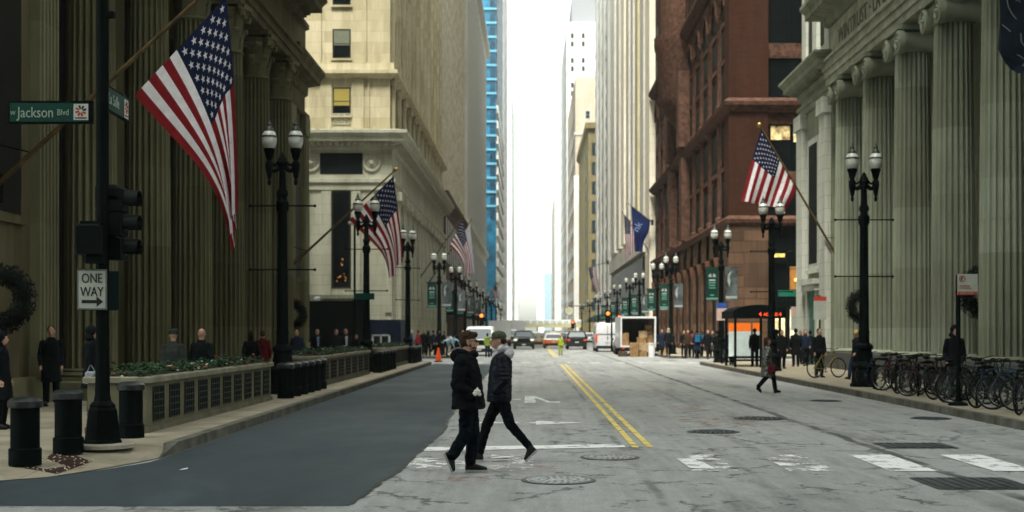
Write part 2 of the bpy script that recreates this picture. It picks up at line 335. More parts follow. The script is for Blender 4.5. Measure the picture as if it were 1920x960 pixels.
s = MB(); s.poly([(8.8, 18), (60, 18), (60, 67.4)]+[(x, y) for x, y in arc(10.8, 65.4, 2, 90, 180)]+[(8.8, 18)][:0], .15); struct(s.build('sidewalk', pave))
k = MB(); kerb(k, [(60, 67.4)]+arc(10.65, 65.4, 2, 90, 180)+[(8.65, 20)]+arc(10.65, 20, 2, 180, 270)+[(60, 18)], .17); struct(k.build('kerb', kerbm))
s = MB(); s.poly(arc(-7.05, 82, 2, -90, 0)+[(-5.05, 900), (-60, 900), (-60, 80)], .15); struct(s.build('sidewalk', pave))
s = MB(); s.poly(arc(10.65, 82, 2, 180, 270)+[(60, 80), (60, 900), (8.65, 900)], .15); struct(s.build('sidewalk', pave))
k = MB(); kerb(k, [(-60, 80)]+arc(-7.03, 82, 2, -90, 0)+[(-5.03, 900)], .17); kerb(k, [(8.63, 900)]+arc(10.63, 82, 2, 180, 270)+[(60, 80)], .17); struct(k.build('kerb', kerbm))
def sheet(name, polys, z, m):
    b = MB()
    for p in polys: b.poly(p, z)
    return struct(b.build(name, m, fix=False))
def rect(x0, x1, y0, y1): return [(x0, y0), (x1, y0), (x1, y1), (x0, y1)]
sheet('yellow_centre_line', [rect(1.52, 1.62, 19.6, 66), rect(1.52, 1.62, 19.1, 19.45), rect(1.74, 1.84, 19.2, 66), rect(1.52, 1.62, 84, 300), rect(1.74, 1.84, 84, 300)], .008, yel_p)
sheet('stop_line', [[(-1.55, 18.55), (1.42, 19.15), (1.42, 19.7), (-1.55, 19.15)]], .008, white_p)
sheet('lane_arrow', [[(-1.2, 24.1), (.1, 24.1), (.1, 23.75), (1.0, 24.25), (.1, 24.75), (.1, 24.4), (-1.2, 24.4)]], .008, white_p)
sheet('lane_lettering', [[(-.15, 31), (.12, 31), (.12, 33.2), (.42, 31), (.72, 31), (.72, 31.5), (.48, 31.5), (.12, 34.2), (-.15, 34.2)], rect(-.9, -.25, 32.3, 32.7)], .008, white_p)
for nm, x, m in (('a', 5.75, white_p), ('b', 4.47, white_p), ('c', 3.22, worn_p), ('d', 2.0, worn_p), ('e', .72, faint_p), ('f', -.55, worn_p), ('g', 7.0, white_p)):
    sheet('crosswalk_bar', [rect(x, x+.58, 15.9, 18.0)], .008, m)
sheet('crosswalk_bar', [[(2.02, 16.2), (2.32, 16.1), (2.28, 17.0), (2.2, 17.4), (1.98, 17.5), (2.0, 16.9)]], .012, white_p)
sheet('crosswalk_bar', [[(-1.6, 16.1), (-.78, 16.2), (-.8, 17.5), (-1.58, 17.5)]], .008, worn_p)
sheet('far_crosswalk', [rect(-4.4+1.28*i, -3.85+1.28*i, 68.2, 71.5) for i in range(11)], .008, worn_p)
sheet('far_stop_line', [rect(1.9, 8.5, 64.2, 64.9)], .008, faint_p)
sheet('far_crosswalk_line', [rect(-4.9, 8.5, 75.6, 76.0), rect(-4.9, 8.5, 79, 79.4)], .008, faint_p)
sheet('utility_mark', [rect(-.98, -.5, 14.85, 15.35), rect(-.5, .4, 15.6, 16.6), rect(2.9, 4.3, 23.5, 26), rect(3.1, 3.9, 28, 30)], .008, red_p)
from mathutils.bvhtree import BVHTree
_sw = bpy.data.objects['sidewalk']; _bv = BVHTree.FromPolygons([v.co for v in _sw.data.vertices], [tuple(p.vertices) for p in _sw.data.polygons])
def drape(name, c4, m, lift=.011, n=24):
    b = MB(); vs = []
    for j in range(n+1):
        for i in range(n+1):
            u, v = i/n, j/n; x, y = [c4[0][q]*(1-u)*(1-v)+c4[1][q]*u*(1-v)+c4[2][q]*u*v+c4[3][q]*(1-u)*v for q in (0, 1)]
            h = _bv.ray_cast(Vector((x, y, 2)), Vector((0, 0, -1)))[0]; vs.append((x, y, (h.z if h else .004)+lift))
    b.add(vs, [(j*(n+1)+i, j*(n+1)+i+1, (j+1)*(n+1)+i+1, (j+1)*(n+1)+i) for j in range(n) for i in range(n)]); return struct(b.build(name, m, fix=False)), vs
_pl, _vs = drape('tactile_plate', [(-5.72, 15.45), (-5.66, 16.7), (-6.3, 17.0), (-6.22, 15.7)], mat('dark_red_iron', (.05, .022, .016), .7, var=.3))
b = MB(); rn = random.Random(5)
for v in _vs:
    if rn.random() < .09: b.sph(v, (.012, .012, .01), 6, 4)
struct(b.build('tactile_studs', mat('pale_stud', (.5, .45, .35), .6)))
drape('kerb_mark', [(-5.72, 15.55), (-5.6, 15.9), (-5.62, 16.15), (-5.75, 15.85)], red_p, .009, 3)
# iron covers set in the road: top-level things
iron_c = mat('worn_cast_iron', (.40, .41, .40), .5, metal=.2, var=.3, scale=14, bump=.4)
iron_d = mat('dark_cast_iron', (.075, .085, .09), .5, metal=.5, var=.3, scale=10, bump=.4)
def cover(px, py, d, m, label, rectg=None):
    Z = 4200/(py-VY); t = thing('manhole_cover', label, 'manhole cover', (GX(px, Z), Z, 0), 0, 'iron covers set in the road')
    f = MB(); c = MB()
    if rectg:
        w, h = rectg; f.add([(-w/2-.06, -h/2-.06, .009), (w/2+.06, -h/2-.06, .009), (w/2+.06, h/2+.06, .009), (-w/2-.06, h/2+.06, .009)], [(0, 1, 2, 3)])
        n = int(w/.12)
        for i in range(n): c.box(-w/2+i*w/n+.02, -w/2+(i+1)*w/n-.02, -h/2, h/2, .010, .016)
        f.build('frame', iron_d, t, world=False); c.build('grating', iron_d, t, world=False)
    else:
        f.lathe([(d/2+.05, .004), (d/2+.05, .010), (d/2+.01, .011)], seg=40); f.build('frame', iron_d, t, world=False)
        c.lathe([(d/2-.012, .005), (d/2-.012, .014)], seg=40)
        for r_ in (.85, .6, .35):
            for a in range(int(30*r_)):
                A = 2*math.pi*a/int(30*r_); x, y = r_*d/2*math.cos(A), r_*d/2*math.sin(A); c.box(x-.02, x+.02, y-.02, y+.02, .0145, .02)
        c.build('lid', m, t, world=False)
cover(1047, 901, .78, iron_c, 'pale round manhole cover nearest the camera, in front of the two walking men')
cover(1143, 858, .72, iron_c, 'pale round manhole cover just beyond the crosswalk, below the end of the yellow lines')
cover(1310, 823, .5, iron_c, 'small round cover in the road right of the yellow line end') if False else None
cover(1338, 810, .8, iron_d, 'dark round manhole cover ringed with orange marks right of the yellow lines')
cover(1426, 785, .95, iron_d, 'dark round cover farther up the road behind the one with orange marks')
cover(1715, 836, 0, iron_d, 'rectangular drain grate at the end of the sealed road joint, above a crosswalk bar', (.95, .8))
cover(1822, 907, 0, iron_d, 'large square drain grate in the near right corner of the road', (1.0, 1.0))
cover(1548, 752, .7, iron_d, 'dark round cover in the far right lane near the woman in the patterned coat')
cover(1745, 785, .7, iron_d, 'dark round cover beside the right kerb below the parked bicycles')
# ================================================================ BUILDINGS
def flute_shaft(mb, cx, cy, z0, z1, r0, r1, n=22, m=0):
    rs = []
    hts = [(k/6, 0) for k in range(7)]
    for q in (.17, .37, .56, .76): hts += [(q-.0012, 0), (q-.0011, .022), (q+.0011, .022), (q+.0012, 0)]
    for t, gv in sorted(hts):
        z = z0+(z1-z0)*t; r = r0+(r1-r0)*(t**1.7)-gv; ring = []
        for i in range(n):
            for q, dd in ((0, 0), (.10, 0), (.26, .13), (.5, .19), (.74, .13), (.90, 0)):
                a = 2*math.pi*(i+q)/n; ring.append((cx+r*(1-dd)*math.cos(a), cy+r*(1-dd)*math.sin(a), z))
        rs.append(ring)
    mb.rings(rs, True, m)
def corinthian(parent, cx, cy, z0, z1, r, m):
    b = MB(); h = z1-z0
    b.lathe([(r*1.02, z0), (r*1.08, z0+.05), (r*.95, z0+.12), (r*.9, z0+.3*h), (r*.98, z0+.6*h), (r*1.25, z0+.86*h)], cx, cy, 24)
    for row, (n, zb, hh, out) in enumerate(((8, .06, .42, .22), (8, .30, .45, .3))):
        for i in range(n):
            a = 2*math.pi*(i+.5*row)/n; M = Matrix.Translation((cx, cy, z0+zb*h)) @ Matrix.Rotation(a, 4, 'Z'); w = r*.30
            prof = [(0, 0), (.03, .4), (.08, .75), (out*.75, 1.0), (out, .92), (out*.9, .8)]
            vs = []; 
            for x, z in prof:
                ww = w*(1.0 if z < .8 else .7); vs += [M @ Vector((r*.93+x, -ww, z*hh*h)), M @ Vector((r*.99+x, 0, z*hh*h)), M @ Vector((r*.93+x, ww, z*hh*h)), M @ Vector((r*.86+x*.7, 0, z*hh*h-.04))]
            b.rings([vs[i*4:i*4+4] for i in range(len(prof))])
    for i in range(4):                     # corner volutes
        a = math.pi/4+i*math.pi/2; M = Matrix.Translation((cx, cy, 0)) @ Matrix.Rotation(a, 4, 'Z')
        pts = [M @ Vector((r*.95, 0, z0+.45*h)), M @ Vector((r*1.15, 0, z0+.7*h)), M @ Vector((r*1.5, 0, z0+.88*h)), M @ Vector((r*1.68, 0, z0+.8*h)), M @ Vector((r*1.62, 0, z0+.7*h)), M @ Vector((r*1.5, 0, z0+.73*h))]
        b.tube(pts, [.06, .09, .11, .11, .09, .07], 7)
    k = r*1.42; c = r*1.15
    ab = []
    for i in range(4):
        a = i*math.pi/2
        for dx, dy in ((c, -k*.98), (k*1.0, -k*.86), (c*.98, 0), (k*1.0, k*.86)):
            ab.append((cx+dx*math.cos(a)-dy*math.sin(a), cy+dx*math.sin(a)+dy*math.cos(a)))
    b.rings([[(x, y, z1-.17) for x, y in ab], [(x, y, z1) for x, y in ab]])
    return b.build('capital', m, parent, smooth=True)
def mould(mb, prof, x0, x1, y0, y1, side, m=0):
    """cornice profile (out, z) swept round three sides of a rectangle; side=+1: faces +x, -1: faces -x, both ends too"""
    rs = []
    for o, z in prof: rs.append([(x0-o, y0-o, z), (x1+o, y0-o, z), (x1+o, y1+o, z), (x0-o, y1+o, z)])
    mb.rings(rs, True, m)
# ---- left: bank-like federal building with six Corinthian columns
b1 = thing('colonnaded_building', 'dark olive limestone building with a row of giant fluted Corinthian columns left of the street', 'building', (-14, 24, 0))
XL = -10.9
b = MB()
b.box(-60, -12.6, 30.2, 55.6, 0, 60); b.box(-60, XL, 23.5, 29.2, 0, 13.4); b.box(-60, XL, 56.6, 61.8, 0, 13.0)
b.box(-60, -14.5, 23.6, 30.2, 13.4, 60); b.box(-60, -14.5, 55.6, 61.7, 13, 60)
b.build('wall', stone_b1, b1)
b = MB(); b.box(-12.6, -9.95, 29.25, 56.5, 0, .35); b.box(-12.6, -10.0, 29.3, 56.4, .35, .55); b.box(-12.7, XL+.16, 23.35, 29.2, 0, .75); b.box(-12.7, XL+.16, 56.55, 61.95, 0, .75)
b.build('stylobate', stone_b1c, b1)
for i in range(6):
    cy = 31.2+4.66*i; c = MB(); cx = -10.72
    c.box(cx-.74, cx+.74, cy-.74, cy+.74, .55, .64); c.lathe([(.73, .64), (.76, .69), (.72, .74), (.68, .76), (.70, .80), (.64, .84)], cx, cy, 30)
    flute_shaft(c, cx, cy, .84, 11.5, .63, .54)
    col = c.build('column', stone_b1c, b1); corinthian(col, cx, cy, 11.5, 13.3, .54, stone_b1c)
b = MB()
b.box(-11.9, -10.2, 29.4, 56.2, 13.3, 13.6); b.box(-11.9, -10.12, 29.35, 56.25, 13.6, 13.95); b.box(-11.9, -10.0, 29.2, 56.4, 13.95, 14.08)
b.box(-12.5, -10.2, 29.5, 56.1, 14.08, 15.3); b.box(-12.5, -9.95, 29.2, 56.4, 15.3, 15.45)
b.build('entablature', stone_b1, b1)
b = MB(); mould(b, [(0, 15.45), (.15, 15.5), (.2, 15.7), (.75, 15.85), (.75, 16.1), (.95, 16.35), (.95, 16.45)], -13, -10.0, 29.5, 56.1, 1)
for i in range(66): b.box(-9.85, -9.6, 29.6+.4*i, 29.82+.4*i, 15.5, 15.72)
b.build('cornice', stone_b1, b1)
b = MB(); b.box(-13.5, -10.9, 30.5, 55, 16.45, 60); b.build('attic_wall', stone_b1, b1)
for y0, y1 in ((23.5, 29.2), (56.6, 61.8)):
    b = MB(); mould(b, [(0, 13.0), (.12, 13.1), (.15, 13.5), (.65, 13.7), (.65, 13.9), (.85, 14.2), (.85, 14.35)], -20, XL, y0, y1, 1)
    mould(b, [(.02, 11.9), (.2, 12.0), (.2, 12.15), (.05, 12.2)], -20, XL, y0, y1, 1); b.build('cornice', stone_b1, b1)
    b = MB(); b.box(-20, XL+.05, y0+.1, y1-.1, 14.35, 16.2); mould(b, [(.05, 16.2), (.2, 16.3), (.2, 16.5)], -20, XL, y0+.1, y1-.1, 1); b.build('parapet', stone_b1, b1)
    for ya in (y0+.25, y1-1.35):
        b = MB(); b.box(XL, XL+.22, ya, ya+1.1, .75, 11.9)
        for q in range(5): b.box(XL+.22, XL+.27, ya+.1+q*.2, ya+.2+q*.2, 1.3, 10.8)
        b.box(XL, XL+.3, ya-.06, ya+1.16, .75, 1.2); b.box(XL, XL+.3, ya-.05, ya+1.15, 11, 11.9); b.build('pilaster', stone_b1c, b1)
    ym = (y0+y1)/2
    f = MB(); f.box(XL, XL+.1, ym-1.0, ym+1.0, 4.0, 11.2); f = f.build('window', stone_b1, b1)
    MB().box(XL+.05, XL+.115, ym-.75, ym+.75, 4.2, 11.0).build('pane', glass, f)
# south face pilasters on the near wing and tall windows in the portico wall
for i in range(7):
    ym = 33.5+3.6*i if i < 6 else 0
    if not ym: continue
    f = MB(); f.box(-12.6, -12.48, ym-1, ym+1, 1.0, 12); f = f.build('window', bronze, b1); MB().box(-12.5, -12.46, ym-.9, ym+.9, 1.1, 11.9).build('pane', glass, f)
# ---- right: bank with Ionic columns
XR = 13.25
b2 = thing('ionic_bank_building', 'grey green limestone bank with five giant fluted Ionic columns right of the street', 'building', (15, 24, 0))
b = MB(); b.box(15.2, 60, 20, 56.8, 0, 14.6); b.box(XR+.15, 60, 57.0, 63.4, 0, 13.0); b.box(17, 60, 20.2, 63.2, 13, 60)
b.build('wall', stone_w, b2)
b = MB(); b.box(12.75, 15.2, 20, 57.1, 0, .85); b.build('stylobate', mat('dark_granite', (.10, .105, .10), .6, var=.3, scale=6), b2)
for i in range(9):
    cy = 55.0-4.45*i
    if cy < 22: break
    cx = 13.75; c = MB(); c.lathe([(.76, .85), (.79, .90), (.75, .96), (.71, 1.0)], cx, cy, 30)
    flute_shaft(c, cx, cy, 1.0, 11.7, .70, .60); c = c.build('column', stone_wc, b2)
    k = MB(); k.lathe([(.63, 11.68), (.68, 11.75), (.62, 11.8), (.62, 11.95), (.8, 12.12)], cx, cy, 26)
    k.box(cx-.66, cx+.66, cy-.72, cy+.72, 12.12, 12.34); k.box(cx-.78, cx+.78, cy-.84, cy+.84, 12.42, 12.6)
    for sy in (-1, 1):
        for q, sx in ((cx-.76, 1), (cx+.76, -1)):
            vy = cy+sy*.74; vz = 11.98
            k.prism([(vy+.36*math.cos(a*math.pi/12), vz+.40*math.sin(a*math.pi/12)) for a in range(24)], 'x', q, q+sx*.2)
            sp = [(q-sx*.0, vy+sy*(.33*(1-t/26))*math.cos(t*.5), vz+(.37*(1-t/26))*math.sin(t*.5+math.pi*.5*0)) for t in range(25)]
            k.tube(sp, .045, 5); k.sph((q-sx*.02, vy, vz), .07, 8, 5)
        k.tube([(cx-.6, cy+sy*.74, 11.98), (cx, cy+sy*.7, 11.98), (cx+.6, cy+sy*.74, 11.98)], [.36, .24, .36], 14)
    k.build('capital', stone_wc, c, smooth=True)
b = MB()
for x, z0, z1 in ((13.12, 12.6, 12.9), (13.05, 12.9, 13.22), (12.98, 13.22, 13.55), (12.88, 13.55, 13.68)): b.box(x, 15.2, 20.1, 56.9+13.12-x, z0, z1)
b.box(13.2, 15.2, 20.1, 56.6, 13.68, 15.1)
b.build('entablature', mat('lit_entablature_limestone', (.36, .37, .28), .85, var=.2, scale=1.5, bump=.2), b2)  # paler limestone copy puts the missing light on the entablature into its colour
b = MB(); mould(b, [(0, 15.1), (.15, 15.2), (.18, 15.45), (.8, 15.6), (.8, 15.85), (1.0, 16.1), (1.0, 16.25)], 13.1, 16, 20.5, 56.6, 1)
b.build('cornice', stone_w, b2)
# pediment over the portico, its slope rising away from the far corner
b = MB(); b.prism([(57.4, 16.25), (38.5, 21.8), (19.5, 16.25), (19.5, 17.0), (38.5, 22.7), (57.6, 17.0)], 'x', 12.3, 16.2); b.prism([(56.5, 16.25), (38.5, 21.9), (20, 16.25)], 'x', 13.3, 16.1); b.build('pediment', stone_w, b2)
put_text('WINTRUST · LA SALLE', .92, mat('incised_letters', (.12, .13, .085), .8), b2, (13.188-15, 54.9-24, 14.03), (R(90), 0, R(-90)), depth=.012, sx=1.02)
# wing with window and door
b = MB(); mould(b, [(0, 12.2), (.1, 12.25), (.12, 12.5), (.2, 12.55), (.2, 12.7), (.0, 12.75)], XR+.15, 20, 57.1, 63.4, 1)
mould(b, [(0, 13.0), (.15, 13.1), (.2, 13.35), (.75, 13.55), (.75, 13.75), (.95, 14.0), (.95, 14.1)], XR+.15, 20, 57.1, 63.4, 1)
for i in range(15): b.box(XR-.4, XR-.05, 57.3+.42*i, 57.5+.42*i, 13.3, 13.5)
b.build('cornice', stone_w, b2)
whi = wallmat('pale_grey_limestone', (.52, .53, .46), (.47, .48, .42), 1.4, .6, stain=.3)
b = MB(); b.box(XR+.3, 20, 57.3, 63.2, 14.1, 30); 
for y in (57.4, 59.9, 62.2): b.box(XR+.12, XR+.3, y, y+.9, 14.2, 29)
b.build('attic_wall', whi, b2)
for y in (58.35, 60.9):
    f = MB().box(XR+.25, XR+.305, y+.05, y+1.3, 15, 19).build('window', bronze, b2); MB().box(XR+.24, XR+.2505, y+.12, y+1.2, 15.1, 18.9).build('pane', glass, f)
for ya, yb in ((57.15, 58.3), (61.9, 63.3)):
    b = MB(); b.box(XR-.12, XR+.15, ya, yb, .8, 11.5); b.box(XR-.25, XR+.15, ya-.08, yb+.08, 11.5, 12.2); b.box(XR-.2, XR+.15, ya-.05, yb+.05, 0, .8); b.build('pilaster', whi, b2)
f = MB(); f.box(XR, XR+.15, 58.9, 61.3, 4.6, 10.8); f.box(XR-.08, XR+.15, 58.8, 61.4, 4.45, 4.6); f = f.build('window', whi, b2); MB().box(XR-.01, XR+.02, 59.25, 60.95, 4.9, 10.5).build('pane', glass, f)
f = MB(); f.box(XR-.1, XR+.15, 58.9, 59.3, .15, 3.6); f.box(XR-.1, XR+.15, 60.9, 61.3, .15, 3.6); f.box(XR-.25, XR+.15, 58.7, 61.5, 3.6, 3.9); f.box(XR-.35, XR+.15, 58.6, 61.6, 3.9, 4.15)
f = f.build('doorway', whi, b2); MB().box(XR+.0, XR+.1, 59.3, 60.9, .15, 3.6).build('door', mat('green_lit_glass', (.015, .06, .04), .2, emit=(.1, .5, .3), es=.05), f)
# ---- cream bank tower beyond the side street, left
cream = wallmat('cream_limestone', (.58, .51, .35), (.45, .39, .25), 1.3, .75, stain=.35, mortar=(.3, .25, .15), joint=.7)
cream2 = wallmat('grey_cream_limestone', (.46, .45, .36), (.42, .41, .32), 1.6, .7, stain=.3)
blind = mat('drawn_yellow_blind', (.35, .28, .07), .8, scale=8, stretch=(1, 1, 6)); blindg = mat('drawn_grey_blind', (.16, .17, .12), .8, stretch=(1, 1, 6))
warm = mat('warm_lit_interior', (.25, .1, .02), .5, emit=(1, .42, .08), es=.3)
XC, YC = -9.6, 88.6
b3 = thing('cream_bank_tower', 'cream limestone tower with bracketed cornices on the far side street corner, left', 'building', (XC, YC, 0))
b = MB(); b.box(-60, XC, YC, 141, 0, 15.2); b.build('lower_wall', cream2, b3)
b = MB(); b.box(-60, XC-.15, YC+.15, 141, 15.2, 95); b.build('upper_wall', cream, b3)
def zc(py): return 1.75+(620-py)*YC/F
b = MB(); mould(b, [(0, 14.3), (.15, 14.4), (.2, 14.6), (.9, 14.8), (.9, 15.05), (1.15, 15.3), (1.15, 15.5), (.1, 15.7)], -40, XC, YC, 141, 1)
for i in range(60): b.box(-34+.42*i, -33.8+.42*i, YC-.7, YC, 14.5, 14.75) if -34+.42*i < XC else None
for i in range(120): b.box(XC, XC+.7, YC+.1+.44*i, YC+.3+.44*i, 14.5, 14.75)
b.build('cornice', cream2, b3)
for z in (15.9,):
    b = MB(); [b.prism([(XC-1.2-3.9*i, 15.5), (XC-.95-3.9*i, 15.5), (XC-1.07-3.9*i, 15.85)], 'y', YC-1.1, YC-.9) for i in range(5)]; b.build('antefix', cream, b3)
b = MB(); mould(b, [(0, 19.2), (.3, 19.4), (.55, 19.5), (.55, 19.75), (.3, 19.8), (.25, 20.3), (0, 20.35)], -40, XC-.13, YC+.17, 141, 1); b.build('upper_cornice', cream, b3)
b = MB(); mould(b, [(0, 11.4), (.12, 11.5), (.12, 11.9), (.25, 12.0), (.25, 12.25), (0, 12.3)], -40, XC, YC, 141, 1); b.build('architrave', cream2, b3)
# frieze panel and two roundels
MB().box(GX(600, YC), GX(680, YC), YC-.03, YC+.02, zc(326), zc(287)).build('sign_panel', mat('black_sign_glass', (.008, .012, .013), .3), b3)
for px in (583, 697):
    M = Matrix.Translation((GX(px, YC), YC, zc(305))) @ Matrix.Rotation(R(90), 4, 'X')
    b = MB(); b.lathe([(.62, -.01), (.62, .12), (.5, .12), (.48, .05), (.36, .05), (.34, .1), (.2, .1), (.14, .22), (.01, .25)], seg=28, M=M); b.build('roundel', cream2, b3, smooth=True)
def win(parent, x0, x1, z0, z1, y, frame=bronze, pane=glass, bl=None, sill=None, fw=.09, dep=.1, nm='window', bar=True):
    """double hung window on a wall facing -y"""
    f = MB(); f.box(x0, x0+fw, y-.02, y+dep, z0, z1); f.box(x1-fw, x1, y-.02, y+dep, z0, z1); f.box(x0+fw, x1-fw, y-.02, y+dep, z0, z0+fw); f.box(x0+fw, x1-fw, y-.02, y+dep, z1-fw, z1)
    if bar: f.box(x0+fw, x1-fw, y-.015, y+dep, (z0+z1)/2-.03, (z0+z1)/2+.03)
    f = f.build(nm, frame, parent); MB().box(x0+fw, x1-fw, y-.004, y+.02, z0+fw, z1-fw).build('pane', pane, f)
    if bl: MB().box(x0+fw, x1-fw, y-.012, y-.006, z0+(z1-z0)*bl[0], z1-fw).build('blind', bl[1], f)
    if sill: MB().box(x0-.1, x1+.1, y-.16, y+.02, z0-.14, z0).build('sill', sill, f)
    return f
wx0, wx1 = GX(623, YC), GX(657, YC); yw = YC+.14
for k in range(16):
    zt = zc(163)+(zc(63)-zc(163))*k if k else zc(163); z1 = zt; z0 = zt-1.95
    if k: z1 += .35; z0 = z1-2.05
    for q in range(3):
        if q and k > 1: continue
        win(b3, wx0-3.9*q, wx1-3.9*q, z0, z1, yw, bl=(.35, blind) if k == 0 else ((.45, blindg) if k == 1 else None), sill=cream)
    if k > 5: break
b = MB()                                                    # balcony grille under the lowest window
b.box(wx0, wx1, yw-.06, yw, zc(233), zc(231)); b.box(wx0, wx1, yw-.06, yw, zc(214), zc(212))
for i in range(3):
    xa = wx0+(wx1-wx0)*i/3; xb = wx0+(wx1-wx0)*(i+1)/3
    for p, q in (((xa, zc(231)), (xb, zc(214))), ((xa, zc(214)), (xb, zc(231)))): b.tube([(p[0], yw-.03, p[1]), (q[0], yw-.03, q[1])], .035, 5)
b.build('balcony_grille', cream2, b3)
# pilaster strips on the south front, above and below
b = MB()
for pa, pb, za, zb in ((600, 621, 15.7, 19.2), (659, 682, 15.7, 19.2), (690, 692, 15.7, 19.2), (600, 602, 20.4, 60), (685, 687, 20.4, 60)): b.box(GX(pa, YC), GX(pb, YC), YC+.05, YC+.16, za, zb)
b.build('pier', cream, b3)
b = MB()
for pa, pb in ((603, 621), (659, 676), (566, 580), (722, 735)): b.box(GX(pa, YC), GX(pb, YC), YC-.14, YC+.02, 3.0, 11.4); 
b.build('pilaster', cream2, b3)
win(b3, GX(622, YC), GX(658, YC), zc(540), zc(358), YC-.02, bar=False, fw=.12)
b = MB(); rq = random.Random(4); [b.sph((GX(rq.uniform(630, 650), YC), YC-.05, zc(rq.gauss(510, 14))), (rq.uniform(.02, .07), .02, rq.uniform(.02, .09)), 6, 5) for _ in range(12)]; b.build('chandelier_light', warm, b3)
b = MB(); b.box(GX(602, YC), GX(668, YC), YC-.4, YC, zc(560), zc(553)); b.box(GX(606, YC), GX(664, YC), YC-.25, YC, zc(574), zc(560)); b.build('door_hood', cream2, b3)
f = MB().box(GX(612, YC), GX(658, YC), YC-.06, YC+.02, 0, zc(580)).build('door', iron, b3); MB().sph((GX(655, YC), YC-.1, zc(589)), .13).build('lantern', mat('lantern_glow', (1, .7, .3), .5, emit=(1, .6, .2), es=1.2), f)
# street side: loggia between the cornices, pilasters below, windows above
for i in range(13):
    y = YC+.6+3.95*i
    b = MB(); b.box(XC-.1, XC+.12, y, y+.85, 15.7, 19.2); b.box(XC-.1, XC+.18, y-.1, y+.95, 18.8, 19.2); b.build('loggia_pier', cream, b3)
    f = MB().box(XC-.15, XC-.13, y+1.2, y+3.6, 15.9, 19.0).build('window', bronze, b3); MB().box(XC-.14, XC-.12, y+1.3, y+3.5, 16, 18.9).build('pane', glass, f)
    b = MB(); flute_shaft(b, XC+.12, y+.5, 2.6, 10.8, .42, .38, 14); b.box(XC-.1, XC+.6, y-.05, y+1.05, 1, 2.6); b.box(XC-.1, XC+.62, y-.1, y+1.1, 10.8, 11.4); b.build('pilaster', cream2, b3)
    f = MB().box(XC, XC+.03, y+1.3, y+3.5, 2.5, 10.4).build('window', bronze, b3); MB().box(XC+.02, XC+.04, y+1.4, y+3.4, 2.6, 10.3).build('pane', glass2, f)
for i in range(13):
    y = YC+2.1+3.95*i
    MB().box(XC-.15, XC+.05, y-.9, y-.25, 20.4, 90).build('pier', cream, b3)
    if i < 12:
        for k in range(5):
            f = MB().box(XC-.15, XC-.12, y+.2, y+1.7, 21.6+4.1*k, 24+4.1*k).build('window', bronze, b3); MB().box(XC-.13, XC-.11, y+.3, y+1.6, 21.7+4.1*k, 23.9+4.1*k).build('pane', glass, f)
# ---- towers farther up the left side
def tower(name, label, x_face, side, y0, y1, h, m, depth=26, loc=None):
    x0, x1 = (x_face-depth, x_face) if side < 0 else (x_face, x_face+depth)
    t = thing(name, label, 'building', ((x0+x1)/2, y0, 0)); MB().box(x0, x1, y0, y1, 0, h).build('wall', m, t); return t
tan = wallmat('tan_brick', (.50, .45, .33), (.44, .39, .28), .9, .35, stain=.3); brown = wallmat('dark_brown_brick', (.09, .055, .04), (.07, .045, .035), .6, .25, stain=.3)
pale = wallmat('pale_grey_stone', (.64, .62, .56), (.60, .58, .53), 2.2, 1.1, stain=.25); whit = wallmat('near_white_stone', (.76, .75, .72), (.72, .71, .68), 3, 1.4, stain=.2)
t = tower('tan_brick_tower', 'tall tan brick tower with a brown brick base behind the cream bank', -10.2, -1, 141.3, 193.5, 120, tan)
b = MB(); b.box(-20, -9.55, 141.3, 185, 0, 16.4); b.build('brick_base', brown, t)
b = MB(); mould(b, [(0, 16.2), (.5, 16.6), (.5, 17.2), (0, 17.3)], -20, -9.55, 141.5, 185, 1); b.build('base_cornice', brown, t)
for i in range(14):
    y = 142.5+3.7*i; MB().box(-10.2, -9.95, y, y+1.5, 17.3, 120).build('pier', mat('light_tan_stone', (.56, .51, .38), .85, var=.2, scale=.8), t)
    MB().box(-9.55, -9.45, y+.4, y+2.6, 3.5, 7.5).build('window', glass2, t); MB().box(-9.55, -9.45, y+.4, y+2.6, 9.5, 14.5).build('window', glass2, t)
    MB().box(-10.2, -10.14, y+2.0, y+3.2, 17.5, 119).build('window_bay', mat('olive_window_bay', (.16, .14, .09), .5), t)
t = tower('pale_stone_block', 'pale grey stone block with flat roofline between tan tower and blue glass tower', -9.6, -1, 193.8, 278, 62, pale)
b = MB(); mould(b, [(0, 60.6), (.8, 61.2), (.8, 62), (0, 62.1)], -35, -9.6, 193.8, 278, 1); mould(b, [(0, 17.2), (.5, 17.7), (.5, 18.4), (0, 18.6)], -35, -9.6, 193.8, 278, 1); b.build('cornice', pale, t)
for i in range(15):
    y = 196+5.5*i; MB().box(-9.62, -9.5, y, y+1.6, 19.5, 59).build('window_bay', mat('faint_window_bay', (.36, .36, .33), .6), t); MB().box(-9.62, -9.5, y, y+3.2, 4, 15.5).build('window_bay', glass2, t)
blue = mat('bright_blue_glass', (.015, .20, .36), .25, var=.35, scale=.3, spec=.8); blue_d = mat('deep_blue_glass', (.01, .07, .13), .2, var=.4, scale=.5, spec=.8); blue_f = mat('pale_blue_frame', (.14, .42, .58), .5)
t = tower('blue_glass_tower', 'bright blue glass tower with a grid of panes, far up the left side', -8.1, -1, 300, 366, 130, blue)
for k in range(30):
    z = 28+3.3*k
    if z < 118: MB().box(-9.5, -8.3, 299.75, 300.02, z, z+2.0).build('window', blue_d, t)
for k in range(26): MB().box(-14, -7.95, 299.6, 300.0, 29.6+3.3*k+1.1, 29.6+3.3*k+1.6).build('spandrel', blue_f, t)
for k in range(14): MB().box(-8.1, -7.6, 300.2, 366, 6+3.6*k, 7.8+3.6*k).build('floor_slab', whit, t)
for k in range(16): MB().box(-8.1, -7.9, 302+4*k, 303.2+4*k, 56, 130).build('mullion', blue_d, t)
